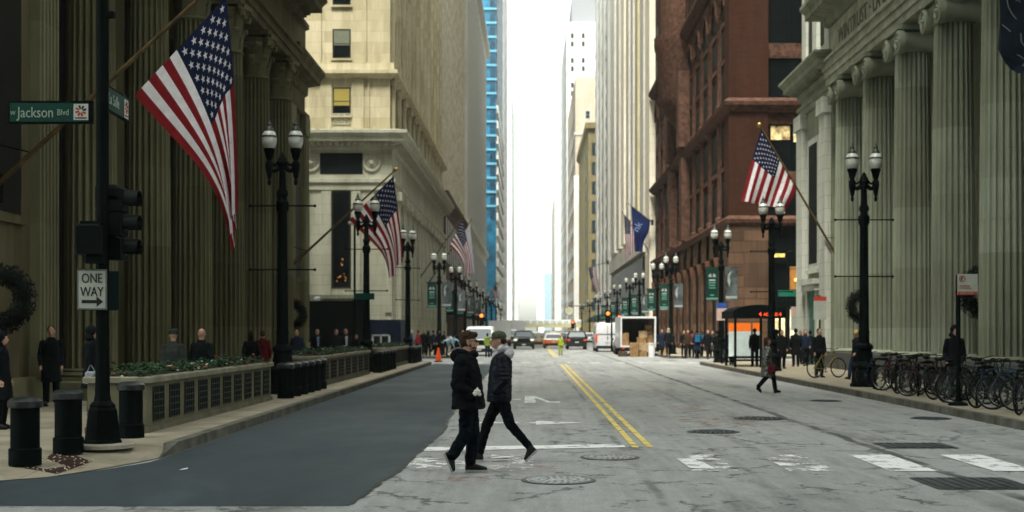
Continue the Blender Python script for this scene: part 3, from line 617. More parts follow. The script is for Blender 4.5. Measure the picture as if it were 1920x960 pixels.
far_w = mat('faint_window_row', (.48, .52, .53), .5)
def far_tower(label, xf, side, y0, y1, h, m, rows, cols, sep=3.6, south=None, name='office_tower', depth=24):
    t = tower(name, label, xf, side, y0, y1, h, m, depth)
    xs = xf-.02*side
    n = 0
    for j in range(cols):
        y = y0+(y1-y0)*(j+.25)/cols; w = (y1-y0)/cols*.5
        for i in range(rows):
            z = 5+(h-8)*i/rows; hh = (h-8)/rows*.55
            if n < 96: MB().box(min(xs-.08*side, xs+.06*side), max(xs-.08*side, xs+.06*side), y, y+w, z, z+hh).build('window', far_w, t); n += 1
    return t
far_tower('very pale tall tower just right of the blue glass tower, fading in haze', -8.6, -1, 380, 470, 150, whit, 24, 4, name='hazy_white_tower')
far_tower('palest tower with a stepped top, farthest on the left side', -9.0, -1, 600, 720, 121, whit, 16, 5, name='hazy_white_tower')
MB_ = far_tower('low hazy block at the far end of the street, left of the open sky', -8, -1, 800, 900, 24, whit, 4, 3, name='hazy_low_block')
# ---- the brown stone office block (right corner)
rk = wallmat('red_brown_brick', (.052, .020, .012), (.040, .016, .010), .45, .15, mortar=(.05, .03, .02), stain=.35, msize=.006)
rks = wallmat('rough_brown_granite', (.14, .082, .052), (.075, .045, .03), 1.7, .78, mortar=(.03, .02, .015), msize=.05, stain=.4, bump=1.0)
rkt = mat('brown_terracotta', (.115, .056, .036), .8, var=.35, scale=3, bump=.4, bscale=12)  # terracotta, its tone raised over the darker brick to paint highlights on the piers
XK, YK = 13.4, 86.7
b4 = thing('red_brown_office_block', 'dark red brown brick office block with rough granite base and arched bays, right', 'building', (XK, YK, 0))
b = MB(); b.box(XK+.3, 60, YK+.6, 140.5, 9.2, 46); b.box(XK+.3, 60, YK+.6, 140.5, 0, 9.2); b.build('wall', rk, b4)
b = MB(); b.box(XK, 16.1, YK, YK+.6, 0, 8.9); b.box(24.7, 60, YK, YK+.6, 0, 8.9); b.box(XK, XK+.6, YK+.6, YK+3, 0, 8.9)
ys = [86.7+4.75*i for i in range(12)]
for i, y in enumerate(ys[1:]): b.box(XK, XK+.6, y-.2, y+1.5, 0, 8.9)
b.box(XK, XK+.6, YK+3, 140.5, 7.0, 8.9)
b.build('granite_base', rks, b4)
b = MB(); mould(b, [(0, 8.9), (.25, 9.05), (.3, 9.3), (.1, 9.5), (0, 9.55)], XK+.05, 58, YK+.05, 140.4, 1); mould(b, [(0, 16.6), (.15, 16.7), (.4, 17.0), (.45, 17.25), (.1, 17.5), (0, 17.55)], XK+.05, 58, YK+.05, 140.4, 1); b.build('string_course', rkt, b4)
b = MB(); mould(b, [(0, 27.0), (.2, 27.1), (.5, 27.5), (.5, 27.8), (0, 27.9)], XK+.05, 58, YK+.05, 140.4, 1); b.build('string_course', rkt, b4)
# south front: plain corner pier, then dark glazed bays
b = MB(); b.box(XK+.05, 16.1, YK+.05, YK+.6, 9.55, 16.6); b.box(XK+.05, 16.1, YK+.05, YK+.6, 17.55, 27); b.box(XK+.05, 16.1, YK+.05, YK+.6, 27.9, 46)
b.box(XK+.05, XK+.6, YK+.6, YK+2.2, 9.55, 46); b.build('corner_pier', rk, b4)
for z0, z1, sp in ((21.3, 24.4, 1), (17.6, 20.3, 1), (12.6, 15.8, 1), (9.6, 11.8, 0), (24.9, 27, 0), (28.5, 32, 0)):
    for q in range(3):
        xa = 16.25+3.1*q; f = win(b4, xa, xa+2.95, z0, z1, YK+.5, frame=iron, pane=glass, fw=.14, bar=True)
        MB().box(xa+1.45, xa+1.55, YK+.46, YK+.52, z0, z1).build('mullion', iron, f)
for z0, z1 in ((20.3, 21.3), (15.8, 16.6), (11.8, 12.6)):
    b = MB(); b.box(16.1, 40, YK+.35, YK+.6, z0, z1); [b.box(16.3+.3*i, 16.45+.3*i, YK+.3, YK+.36, z0+.15, z1-.15) for i in range(60)]; b.build('spandrel', rkt, b4)
for xa, z0, z1, c, e in ((16.35, 14.75, 15.7, (1, .66, .32), .2), (17.9, 14.6, 15.7, (1, .7, .4), .3), (16.95, 9.75, 11.2, (1, .5, .1), .5)):
    MB().box(xa, xa+(1.3 if z1 > 14.5 else .35), YK+.47, YK+.485, z0, z1).build('lit_window', mat(f'lit_window_{int(xa*10)}', c, .5, emit=c, es=e, scale=2.6, var=.6, col2=(.12, .05, .015)), b4)
# lobby glazing at street level
b = MB()
for x in (16.1, 17.4, 18.7, 20.2, 22, 24.4): b.box(x, x+.18, YK+.2, YK+.4, .15, 8.9)
for z in (3.4, 6.3): b.box(16.1, 24.7, YK+.22, YK+.42, z, z+.3)
b.build('lobby_frame', iron, b4); MB().box(16.1, 24.7, YK+.43, YK+.5, .15, 8.9).build('lobby_glazing', glass, b4)
for xa, xb, z0, z1, c, e in ((16.35, 17.3, .6, 3.0, (1, .85, .5), .7), (17.65, 18.6, .5, 3.2, (1, .82, .55), 1.1), (18.9, 20.0, .5, 3.2, (1, .72, .5), .8), (16.4, 17.3, 6.75, 7.0, (1, .7, .2), 1.0), (17.6, 20, 6.0, 6.12, (.8, .45, .15), .5), (17.6, 19.9, 4.55, 6.0, (.35, .15, .04), .12)):
    MB().box(xa, xb, YK+.405, YK+.425, z0, z1).build('lit_window', mat(f'shop_light_{int(xa*10)}_{int(z0*10)}', c, .5, emit=c, es=e, scale=1.4, var=.5, col2=(.25, .12, .03)), b4)
for x in (18.05, 18.5): MB().sph((x, YK+.35, 5.2), .12).build('wall_lamp', mat('amber_bulb', (1, .6, .2), .5, emit=(1, .5, .1), es=3), b4)
# street front: deep bays between slender piers, arches on top, a bowed centre bay
def arch(mb, y0, y1, zs, x0, x1, r_in, n=10):
    ym = (y0+y1)/2; top = zs+(y1-y0)/2+.5
    outer_ = [(y0, zs)]+[(y0, top), (y1, top)]+[(y1, zs)]
    pts = [(ym-r_in*math.cos(math.pi*i/n), zs+r_in*math.sin(math.pi*i/n)) for i in range(n+1)]
    # spandrel built of quads
    for i in range(n):
        a, c = pts[i], pts[i+1]
        mb.add([(x0, a[0], a[1]), (x0, c[0], c[1]), (x0, c[0], top), (x0, a[0], top), (x1, a[0], a[1]), (x1, c[0], c[1]), (x1, c[0], top), (x1, a[0], top)], [(0, 1, 2, 3), (0, 4, 5, 1)])
    mb.add([(x0, y0, zs), (x0, pts[0][0], zs), (x0, pts[0][0], top), (x0, y0, top)], [(0, 1, 2, 3)]); mb.add([(x0, y1, zs), (x0, pts[-1][0], zs), (x0, pts[-1][0], top), (x0, y1, top)], [(0, 1, 2, 3)])
for i in range(11):
    y = ys[i]+(.0 if i else 0)
    for z0, z1 in ((9.55, 16.6), (17.55, 24.3)):
        if i: b = MB(); b.lathe([(.5, z0), (.5, z0+.25), (.36, z0+.35), (.34, z1-.4), (.5, z1-.2), (.5, z1)], XK+.35, y+.65, 12); b.box(XK+.2, XK+.6, y+.05, y+1.25, z0, z1); b.build('pier', rkt, b4, smooth=True)
    ya, yb = y+(2.2 if i == 0 else 1.25), ys[i+1]+.05
    ym = (ya+yb)/2
    arc_b = MB(); arch(arc_b, ya, yb, 24.3, XK+.15, XK+.7, (yb-ya)/2-.15); arc_b.tube([(XK+.12, ym-((yb-ya)/2-.1)*math.cos(math.pi*k/10), 24.3+((yb-ya)/2-.1)*math.sin(math.pi*k/10)) for k in range(11)], .16, 6); arc_b.build('arch', rkt, b4)
    for z0, z1 in ((9.8, 12.4), (13.4, 16.2), (17.8, 20.0), (21.0, 23.0), (23.6, 25.6), (28.4, 31), (32, 34.5)):
        f = MB().box(XK+.24, XK+.31, ya+.1, yb-.1, z0, z1).build('window', iron, b4); MB().box(XK+.22, XK+.25, ya+.2, yb-.2, z0+.15, z1-.15).build('pane', glass, f)
        MB().box(XK+.18, XK+.305, ya+.05, yb-.05, z0-.45, z0-.1).build('sill', rkt, f)
    f = MB().box(XK+.24, XK+.31, ya, yb, .8, 6.6).build('window', iron, b4); MB().box(XK+.22, XK+.25, ya+.2, yb-.2, 1, 6.4).build('pane', glass, f)
    b = MB(); b.lathe([(.42, .6), (.36, 1), (.34, 6), (.48, 6.4), (.55, 7.0)], XK+.3, yb+.7, 12); b.build('granite_column', mat('polished_granite', (.20, .09, .06), .35, var=.2, scale=5), b4, smooth=True)
b = MB()
for z0, z1, o in ((9.5, 16.6, .5), (17.5, 24, .75)):
    b.box(XK-o, XK+.6, 109.5, 111.3, z0, z1); b.box(XK-o, XK+.6, 119, 120.8, z0, z1)
b.lathe([(2.2, 19), (3.9, 21.2), (4.6, 22.4), (4.6, 26.4), (4.9, 27.2), (4.9, 28), (4.3, 28.1), (4.3, 40)], XK+2.6, 115.2, 24)
b.build('bowed_bay', rkt, b4, smooth=True)
b = MB(); [b.box(XK+.45, XK+.5, 112.9+1.6*i, 113.9+1.6*i, 23.2, 26) for i in range(3)]; b.build('bay_window', glass, b4)
for i in range(11): MB().box(XK+.1, XK+.6, ys[i]+.1, ys[i]+1.2, 27.9, 46).build('upper_pier', rk, b4)
# ---- towers farther up the right side
crm = wallmat('warm_cream_stone', (.85, .79, .66), (.80, .74, .61), 2.0, .9, stain=.25); crm2 = wallmat('yellowish_stone', (.58, .54, .36), (.53, .49, .33), 2.0, .9, stain=.25)
t = tower('cream_slab_tower', 'very tall cream stone tower with plain vertical bands behind the red brown block', 13.6, 1, 141, 212, 130, crm)
for i, (ya, yb, mm) in enumerate(((141.2, 146.5, crm), (149, 153.5, pale), (157, 161, crm2), (164, 168, pale), (171.5, 176, pale), (180, 186, crm), (190, 196, pale), (201, 210, pale))):
    MB().box(13.1, 13.62, ya, yb, 14 if i else 0, 130).build('pier', mm, t)
for i in range(9): MB().box(13.58, 13.59, 147+7.2*i, 149+7.2*i, 18, 128).build('window_bay', mat('grey_green_window_bay', (.24, .27, .22), .5), t)
b = MB(); b.box(13.0, 14, 150, 212, 11, 13); b.build('cornice', pale, t); MB().box(13.3, 13.6, 152, 210, 2, 10.5).build('shopfront', glass2, t)
dkw = mat('dark_tower_window', (.03, .045, .05), .3); gri = wallmat('white_grey_grid_stone', (.50, .50, .47), (.46, .46, .43), 1.5, 1.5, stain=.2)
t = tower('grid_window_tower', 'tall tower with a dense grid of dark windows beside the cream slab', 13.5, 1, 212.3, 262, 130, mat('grid_tower_dark_wall', (.16, .17, .16), .6))
for j in range(4):
    y = 214+12*j; MB().box(12.9, 13.5, y, y+4.2, 0, 130).build('pier', gri, t)
    for i in range(24): MB().box(13.2, 13.5, y+4.2, y+12, 6.6+3.9*i, 8.2+3.9*i).build('spandrel', gri, t)
olive = wallmat('olive_tan_brick', (.30, .25, .13), (.26, .22, .12), 1, .5, stain=.3)
t = tower('olive_stone_block', 'shorter olive tan block with a heavy cornice left of the grid tower', 12.15, 1, 270, 322, 45.4, olive)
b = MB(); mould(b, [(0, 43.6), (.6, 44.4), (.6, 45.6), (0, 45.7)], 12.15, 30, 270, 322, 1); b.build('cornice', olive, t)
for i in range(9):
    MB().box(12.9, 14.1, 269.9, 270.05, 6+4.1*i, 8.6+4.1*i).build('window', dkw, t); MB().box(12.05, 12.2, 274, 277, 6+4.1*i, 8.6+4.1*i).build('window', dkw, t)
    MB().box(12.05, 12.2, 283, 286, 6+4.1*i, 8.6+4.1*i).build('window', dkw, t)
peach = wallmat('peach_brick', (.60, .49, .39), (.55, .45, .36), 2, 1, stain=.15)
t = tower('peach_brick_block', 'pale peach block with one small window high on its blank wall', 11.6, 1, 332, 400, 67.5, peach)
win(t, 14.0, 15.6, 56.5, 59, 331.95, frame=gri, pane=glass2, fw=.3); b = MB(); b.box(11.3, 30, 331.8, 332, 52.5, 53.2); b.build('band', pale, t)
MB().box(11.2, 17, 331.7, 332, 0, 42).build('lower_wall', whit, t)
for i in range(10): MB().box(11.5, 11.62, 336, 396, 4+6*i, 6.6+6*i).build('window_row', dkw, t)
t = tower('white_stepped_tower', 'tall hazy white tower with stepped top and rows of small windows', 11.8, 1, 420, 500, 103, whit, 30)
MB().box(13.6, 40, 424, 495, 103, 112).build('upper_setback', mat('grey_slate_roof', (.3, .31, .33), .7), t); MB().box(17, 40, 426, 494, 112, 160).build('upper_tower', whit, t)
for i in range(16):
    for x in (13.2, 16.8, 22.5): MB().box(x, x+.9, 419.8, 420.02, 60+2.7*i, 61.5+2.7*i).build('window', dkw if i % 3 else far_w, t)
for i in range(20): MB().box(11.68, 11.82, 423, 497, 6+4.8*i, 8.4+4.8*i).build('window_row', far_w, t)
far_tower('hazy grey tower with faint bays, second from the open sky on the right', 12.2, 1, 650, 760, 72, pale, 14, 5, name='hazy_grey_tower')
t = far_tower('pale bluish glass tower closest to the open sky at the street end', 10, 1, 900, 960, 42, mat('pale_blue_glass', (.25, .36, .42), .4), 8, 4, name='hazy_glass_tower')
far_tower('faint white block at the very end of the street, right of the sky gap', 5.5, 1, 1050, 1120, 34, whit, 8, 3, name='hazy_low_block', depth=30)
# ---- unseen tower where the street ends, its bulk set to shade the near street
t = thing('unseen_stone_tower', 'unseen stone tower closing the street behind the camera, sized to shade the near road', 'building', (1, -16, 0)); b = MB(); b.box(-33, 36, -60, -16, 0, 120); b.build('wall', pale, t)
for i in range(9): MB().box(-31+7*i, -28+7*i, -16.02, -15.9, 4, 112).build('window_bay', glass2, t)
# ---- elevated rail station across the street
t = thing('elevated_rail_station', 'low white elevated rail structure crossing the street in the far distance', 'bridge', (2, 300, 0))
b = MB(); b.box(-9, 14, 300, 306, 3.3, 4.3); b.build('deck', mat('pale_painted_steel', (.80, .80, .76), .6), t); b = MB(); b.box(-9, 14, 299.6, 300, 2.5, 3.3); b.build('girder', mat('ochre_steel', (.50, .46, .28), .6), t)
b = MB(); [b.box(-8.8+1.5*i, -7.7+1.5*i, 299.8, 299.98, 3.45, 4.1) for i in range(15)]; b.build('carriage_window_band', far_w, t)
for x in (-6, 1.6, 9.5): MB().box(x-.2, x+.2, 300, 300.5, 0, 2.6).build('column', mat('ochre_steel', (0, 0, 0)), t)
# ================================================================ STREET FURNITURE
globe = mat('frosted_lamp_glass', (.62, .62, .56), .25, var=.15, scale=6, spec=.6); capm = mat('lamp_cap_metal', (.05, .06, .05), .4, metal=.5)
def make_lamp(label):
    t = thing('street_lamp', label, 'street lamp', (0, 0, 0), 0, 'twin globe street lamps along the kerbs')
    b = MB(); o8 = lambda r, z: (r, z)
    b.lathe([(.40, 0), (.40, .08), (.36, .12), (.34, .5), (.38, .55), (.36, .62), (.27, .72), (.22, 1.05), (.27, 1.1), (.26, 1.18), (.16, 1.26)], seg=12)
    b.build('base', iron, t, world=False)
    p = MB(); p.lathe([(.16, 1.2), (.15, 1.5), (.165, 1.55), (.145, 1.62), (.125, 3.3), (.115, 4.6), (.16, 4.68), (.16, 4.86), (.11, 4.92), (.105, 5.0), (.14, 5.04), (.14, 5.12), (.095, 5.2), (.085, 5.7), (.12, 5.76), (.15, 5.86), (.10, 5.98), (.04, 6.1), (.0, 6.14)], seg=16); p.build('post', iron, t, smooth=True, world=False)
    for z in (3.15, 4.77):
        a = MB(); a.tube([(-.82, 0, z), (.82, 0, z)], .022, 6); a.sph((-.82, 0, z), .04, 8, 5); a.sph((.82, 0, z), .04, 8, 5); a.build('banner_arm', iron, t, world=False)
    a = MB()
    for s in (-1, 1):
        a.tube([(s*.06, 0, 5.74), (s*.2, 0, 5.66), (s*.33, 0, 5.72)], [.085, .06, .075], 8); a.tube([(s*.08, 0, 5.9), (s*.2, 0, 5.8), (s*.33, 0, 5.84)], .035, 6)
        a.lathe([(.0, 5.28), (.035, 5.31), (.05, 5.38), (.03, 5.44), (.06, 5.5), (.08, 5.62), (.1, 5.72), (.1, 5.86), (.06, 5.92), (.09, 6.0), (.12, 6.12), (.15, 6.2), (.13, 6.23)], s*.335, 0, 12)
    a.build('lamp_bracket', iron, t, smooth=True, world=False)
    for s in (-1, 1):
        g = MB(); g.lathe([(.10, 6.22), (.15, 6.27), (.185, 6.36), (.195, 6.45), (.19, 6.52), (.165, 6.6), (.12, 6.66), (.10, 6.68)], s*.335, 0, 18); g = g.build('lamp_globe', globe, t, smooth=True, world=False)
        c = MB(); c.lathe([(.20, 6.50), (.20, 6.53), (.185, 6.55)], s*.335, 0, 18, cap=False); c.lathe([(.125, 6.66), (.12, 6.7), (.07, 6.76), (.05, 6.8), (.06, 6.84), (.03, 6.88), (.012, 6.96), (0, 7.0)], s*.335, 0, 12)
        c.build('lamp_cap', capm, g, smooth=True, world=False)
    return t
L0 = make_lamp('x'); first = True
lampL = [(32.5, -6.3), (49.8, -6.39), (64.6, -6.2), (84, -6.0), (102, -6.0), (117, -6.0), (134, -6.0), (152, -6), (172, -6), (195, -6), (222, -6), (255, -6)]
lampR = [(36.6, 9.53), (51, 9.6), (64.5, 9.6), (87.6, 9.6), (97, 9.6), (113, 9.6), (124, 9.6), (142, 9.6), (160, 9.6), (182, 9.6), (208, 9.6), (240, 9.6)]
llab = ['tall twin globe lamp beside the large fluted columns, behind the first planter', 'twin globe lamp in front of the second flag, beside the second planter', 'twin globe lamp partly hidden by the second flag, right of the navy booth', 'twin globe lamp with green banner left of the orange cone at the far corner'] + [f'{n} twin globe lamp beyond the far left corner, above the crowd' for n in ('first', 'second', 'third', 'fourth', 'fifth', 'sixth', 'seventh', 'last')]
rlab = ['tall twin globe lamp before the Ionic columns at the start of the bicycle row', 'twin globe lamp overlapping the right flag, near the woman in patterned coat', 'twin globe lamp with green banner left of the lit bus shelter', 'twin globe lamp right of the open box truck']+[f'{n} twin globe lamp beyond the box truck on the right kerb' for n in ('first', 'second', 'third', 'fourth', 'fifth', 'sixth', 'seventh', 'last')]
def place_lamp(i, side):
    global first
    z, x = (lampL if side < 0 else lampR)[i]; lab = (llab if side < 0 else rlab)[i]
    if first: L0.location = (x, z, .15); L0['label'] = lab; first = False; return L0
    r = R(random.uniform(-4, 4)) if (side, i) != (-1, 2) else R(50)
    return inst(L0, (x, z, .15), r, lab)
for i in range(12): place_lamp(i, 1); place_lamp(i, -1)
# banners hung on the lamps
grn = mat('dark_green_banner', (.005, .032, .022), .7, var=.15); grl = mat('pale_green_print', (.10, .26, .21), .7); bpw = mat('grey_photo_print', (.09, .105, .105), .6, var=.6, scale=2.2, col2=(.015, .02, .02)); pwh = mat('white_print', (.32, .36, .35), .7)
def make_banner(kind, label):
    t = thing('banner', label, 'banner', (0, 0, 0), 0, 'banners hung from the street lamps')
    MB().box(-.31, .31, -.012, .012, 3.12, 4.80).build('cloth', grn if kind == 'g' else bpw, t, world=False)
    if kind == 'g':
        e = MB(); y = -.016
        arc_ = lambda r, a0, a1, n=10: [(r*math.cos(a0+(a1-a0)*k/n), 4.30+r*math.sin(a0+(a1-a0)*k/n)) for k in range(n+1)]
        pts = arc_(.19, 0, math.pi); 
        for k in range(10):
            if k in (4, 5): continue
            p, q = pts[k], pts[k+1]; e.add([(p[0], y, p[1]), (q[0], y, q[1]), (q[0]*.35, y, 4.30), (p[0]*.35, y, 4.30)], [(0, 1, 2, 3)])
        e.box(-.16, .16, y, y+.002, 4.10, 4.18); e.build('emblem', pwh, t, world=False, fix=False)
        e = MB()
        for k, w in enumerate((.17, .15, .17)): e.box(-w, w, y, y+.002, 3.98-.13*k, 4.04-.13*k)
        e.box(-.29, .29, y, y+.002, 3.16, 3.26); e.box(-.1, .1, y, y+.002, 3.36, 3.42); e.build('print_band', grl, t, world=False)
    else:
        e = MB(); y = -.016
        e.add([(.02, y, 4.62), (-.16, y, 4.45), (-.2, y, 4.1), (-.1, y, 3.8), (-.05, y, 4.1), (-.1, y, 4.3)], [(0, 1, 2, 3, 4, 5)]); e.box(-.28, .28, y, y+.002, 3.22, 3.34); e.build('photo_highlight', pwh, t, world=False, fix=False)
    return t
bg_, bp_ = make_banner('g', 'x'), make_banner('p', 'x'); used = set()
def banner(kind, x, z, label, sc=1):
    src = bg_ if kind == 'g' else bp_
    if kind in used: o = inst(src, (x, z, .15), 0, label)
    else: o = src; o.location = (x, z, .15); o['label'] = label; used.add(kind)
for i, w in zip((2, 3, 4, 5, 6, 7, 8), ('beside the bus shelter', 'above the box truck, right one', 'above the box truck, second from the right', 'above the box truck, third from the right', 'just left of the box truck top', 'above the silver van', 'farthest up the right kerb')):
    z, x = lampR[i]; banner('g', x-.47, z-.1, 'green banner with white dome emblem '+w); banner('p', x+.5, z-.1, 'grey photo banner hung '+w)
for i, w in zip((3, 4, 5, 6), ('above the orange cone', 'second from the left above the far crowd', 'third from the left above the far crowd', 'nearest the street gap above the white van')):
    z, x = lampL[i]; banner('g', x-.47, z-.1, 'green banner with white dome emblem '+w); banner('p', x+.5, z-.1, 'grey photo banner hung '+w)
# bollards
def make_bollard(label, r=.19, h=.86):
    t = thing('bollard', label, 'bollard', (0, 0, 0), 0, 'round black bollards along the left kerb')
    b = MB(); b.lathe([(r+.01, 0), (r+.01, .2), (r-.012, .215), (r-.012, h-.12)], seg=20); b.build('post', iron, t, smooth=True, world=False)
    c = MB(); c.lathe([(r+.012, h-.13), (r+.022, h-.12), (r+.022, h-.05), (r-.02, h-.012), (r-.06, h-.002), (0, h)], seg=20); c.build('cap', mat('bollard_cap_paint', (.03, .036, .036), .28, var=.4, scale=9), t, smooth=True, world=False); return t
B0 = make_bollard('bollard nearest the camera at the left edge of the corner', .185, .84); B0.location = (-6.28, 15.9, .085)
bl = [(-6.14, 17.0, .13, 'second bollard from the left edge, just left of the signal pole'), (-6.98, 20.8, .15, 'bollard half hidden behind the signal pole'), (-5.98, 19.15, .15, 'bollard between the signal pole and the first planter')]
for i in range(6): bl.append((-5.8, 30.3+.98*i, .15, ('bollard right beside the far end of the first planter', 'second bollard in the row after the first planter', 'third bollard in the row after the first planter', 'fourth bollard in the row after the first planter', 'fifth bollard in the row after the first planter', 'last bollard before the second planter')[i]))
for i in range(5): bl.append((-5.8, 48.6+1.2*i, .15, ('first', 'second', 'third', 'fourth', 'last')[i]+' bollard in the row between the second and third planters'))
for i in range(4): bl.append((-5.8, 65.0-1.15*(3-i)+1.0, .15, ('first', 'second', 'third', 'last')[i]+' bollard in the short row after the third planter, near the cone'))
for x, y, z, lab in bl: inst(B0, (x, y, z), random.uniform(0, 3), lab)
# planters
plm = mat('tan_planter_concrete', (.15, .14, .09), .75, var=.2, scale=2, bump=.2); ledge = mat('planter_ledge_stone', (.24, .225, .16), .7, var=.2)
leafm = mat('dark_green_leaves', (.016, .048, .015), .6, var=.5, scale=6, col2=(.006, .02, .008)); redf = mat('red_flowers', (.5, .03, .02), .6); wf = mat('pale_flowers', (.5, .5, .4), .6)
def planter(y0, y1, n, label, x1=-5.97, w=1.0):
    t = thing('planter', label, 'planter', (x1-w/2, y0, .15), 0, 'long tan planters along the left kerb'); x0 = x1-w
    b = MB(); b.bbox(x0+.03, x1-.03, y0+.03, y1-.03, .15, .93, .015); b.box(x0, x1, y0, y1, .15, .24); b.build('body', plm, t)
    MB().bbox(x0-.03, x1+.03, y0-.03, y1+.03, .93, 1.03, .02).build('ledge', ledge, t)
    MB().box(x0+.1, x1-.1, y0+.1, y1-.1, 1.03, 1.035).build('soil', mat('dark_soil', (.02, .016, .01), .95), t)
    L_ = (y1-y0-.3)/n
    for i in range(n):
        ya = y0+.15+L_*i+L_*.17; yb = ya+L_*.62; g = MB(); g.box(x1-.028, x1-.022, ya, yb, .32, .86); f = g.build('grille_shade_plate', mat('grille_shadow_paint', (.01, .013, .011), .8), t)  # flat dark plate paints the shade behind the grille bars
        g = MB(); N = 4
        for k in range(N+1): yy = ya+(yb-ya)*k/N; g.box(x1-.022, x1-.004, yy-.012, yy+.012, .32, .86)
        for k in range(6): zz = .32+.54*k/5; g.box(x1-.02, x1-.006, ya, yb, zz-.01, zz+.01)
        g.build('grille', mat('grille_metal', (.022, .028, .022), .5), f)
    v = MB(); r = random.Random(int(y0)); cnt = int(190*(y1-y0)); 
    for k in range(cnt):
        x = r.uniform(x0+.0, x1+.02); y = r.uniform(y0, y1); z = 1.04+abs(r.gauss(0, .055))+.05*math.sin(y*2.1)+.02; a = r.uniform(0, 6.28); s_ = r.uniform(.03, .07); ti = r.uniform(-.8, .8)
        dx, dy = math.cos(a)*s_, math.sin(a)*s_; v.add([(x-dx, y-dy, z), (x-dy*.5, y+dx*.5, z+.02*ti), (x+dx, y+dy, z+ti*s_), (x+dy*.5, y-dx*.5, z-.02*ti)], [(0, 1, 2, 3)], 1 if r.random() < .012 else (2 if r.random() < .02 else 0))
    o = v.build('ground_cover', [leafm, redf, wf], None, fix=False); o['kind'] = 'stuff'
planter(20.0, 29.6, 10, 'nearest long tan planter with ten dark grilles and ivy'); planter(36.5, 47.6, 7, 'second tan planter with green planting, in front of the suited group'); planter(54.8, 62.6, 8, 'farthest tan planter, near the orange cone')
# ---- signal pole at the left corner
SX, SY = -5.87, 17.55
t = thing('traffic_signal_pole', 'black corner pole carrying signals, a one way sign and green street names', 'traffic signal', (SX, SY, .15))
b = MB(); b.lathe([(.42, .15), (.42, .2), (.40, .215)], SX, SY, 28); b.build('footing', conc, t)
b = MB(); b.lathe([(.265, .215), (.265, .24), (.245, .27), (.2, .66), (.175, .70), (.18, .73), (.12, .79), (.105, .88)], SX, SY, 8); b.build('base', iron, t)
b = MB(); b.lathe([(.10, .85), (.088, 1.6), (.082, 6.6)], SX, SY, 18)
for z in (1.15, 1.5, 1.72, 1.98, 2.2): b.lathe([(.1, z), (.1, z+.012)], SX, SY, 18)
b.box(SX, SX+.16, SY-.05, SY+.05, 6.04, 6.12); b.build('post', iron, t, smooth=True)
hous = mat('signal_housing', (.0018, .004, .004), .6, spec=.06)
def head3(cx, cy, z0, rot, n=3):
    M = Matrix.Translation((cx, cy, 0)) @ Matrix.Rotation(rot, 4, 'Z'); b = MB()
    for k in range(n): b.bbox(-.15, .15, -.1, .1, z0+.335*k, z0+.33+.335*k, .02, M=M)
    h = b.build('signal_head', hous, t)
    for k in range(n):
        zc_ = z0+.17+.335*k; v = MB(); rs = []
        for q, L_ in ((0, -.1), (1, -.3)): rs.append([M @ Vector((.125*math.cos(a), L_, zc_+.125*math.sin(a))) for a in [R(-40+260*i/14) for i in range(15)]])
        v.rings(rs, False, closed=False); v.rings([[M @ Vector((.118*math.cos(a), L_, zc_+.118*math.sin(a))) for a in [R(-40+260*i/14) for i in range(15)]] for L_ in (-.1, -.3)], False, closed=False)
        v.build('visor', mat('visor_metal', (.004, .007, .007), .5, spec=.1), h, fix=False)
        l = MB(); l.lathe([(.11, 0), (.09, .02), (0, .03)], 0, 0, 16, M=M @ Matrix.Translation((0, -.1, zc_)) @ Matrix.Rotation(R(90), 4, 'X')); l.build('lens', mat('unlit_lens', (.03, .03, .025), .2), h)
head3(SX+.17, SY+.12, 2.72, R(90)); head3(SX-.02, SY+.28, 2.78, R(180))
b = MB(); b.bbox(-.19, .19, -.15, .08, 2.78, 3.19, .03, M=Matrix.Translation((SX-.08, SY-.2, 0))); b.bbox(-.13, .13, -.1, .08, 2.66, 2.8, .02, M=Matrix.Translation((SX-.02, SY-.2, 0))); b.box(SX-.2, SX+.1, SY-.32, SY-.12, 3.19, 3.23); b.build('pedestrian_signal', hous, t)
for z in (3.0, 3.55): MB().box(SX-.05, SX+.2, SY-.03, SY+.25, z, z+.04).build('signal_bracket', iron, t)
sgw = mat('sign_white_sheet', (.36, .38, .33), .5, var=.1); sgk = mat('sign_black_print', (.012, .016, .016), .6); sgg = mat('sign_green_sheet', (.003, .042, .03), .45, var=.1); sglt = mat('sign_pale_lettering', (.28, .36, .30), .5)  # sheet and lettering tones darkened to put the dim foreground into the colour
def PS(px, py): return ((px-VX)*SY/F, H+(VY-py)*SY/F)
x0, z0 = PS(150, 582); x1, z1 = PS(208, 505); ys_ = SY-.13
b = MB(); b.bbox(x0, x1, -.008, .008, z0, z1, .0, M=Matrix.Translation((0, ys_, 0))); o = b.build('one_way_sign', sgk, t)
b = MB(); b.box(x0+.012, x1-.012, ys_-.010, ys_-.0085, z0+.012, z1-.012); b.build('face', sgw, o)
b = MB(); e_ = .018; [b.box(*q, ys_-.0125, ys_-.0105, *r_) for q, r_ in (((x0+e_, x1-e_), (z0+e_, z0+e_+.008)), ((x0+e_, x1-e_), (z1-e_-.008, z1-e_)), ((x0+e_, x0+e_+.008), (z0+e_, z1-e_)), ((x1-e_-.008, x1-e_), (z0+e_, z1-e_)))]; b.build('border', sgk, o)
b = MB(); zz = PS(0, 566)[1]; xa, xb = PS(160, 0)[0], PS(200, 0)[0]
b.prism([(xa, zz-.022), (xb-.09, zz-.022), (xb-.09, zz-.07), (xb, zz), (xb-.09, zz+.07), (xb-.09, zz+.022), (xa, zz+.022)], 'y', ys_-.014, ys_-.0105); b.build('arrow', sgk, o)
xm = (x0+x1)/2
for tx, py in (('ONE', 531), ('WAY', 556)): put_text(tx, .185, sgk, o, (xm-SX+0, ys_-.012-SY, PS(0, py)[1]-.15), align='CENTER', sx=.74)
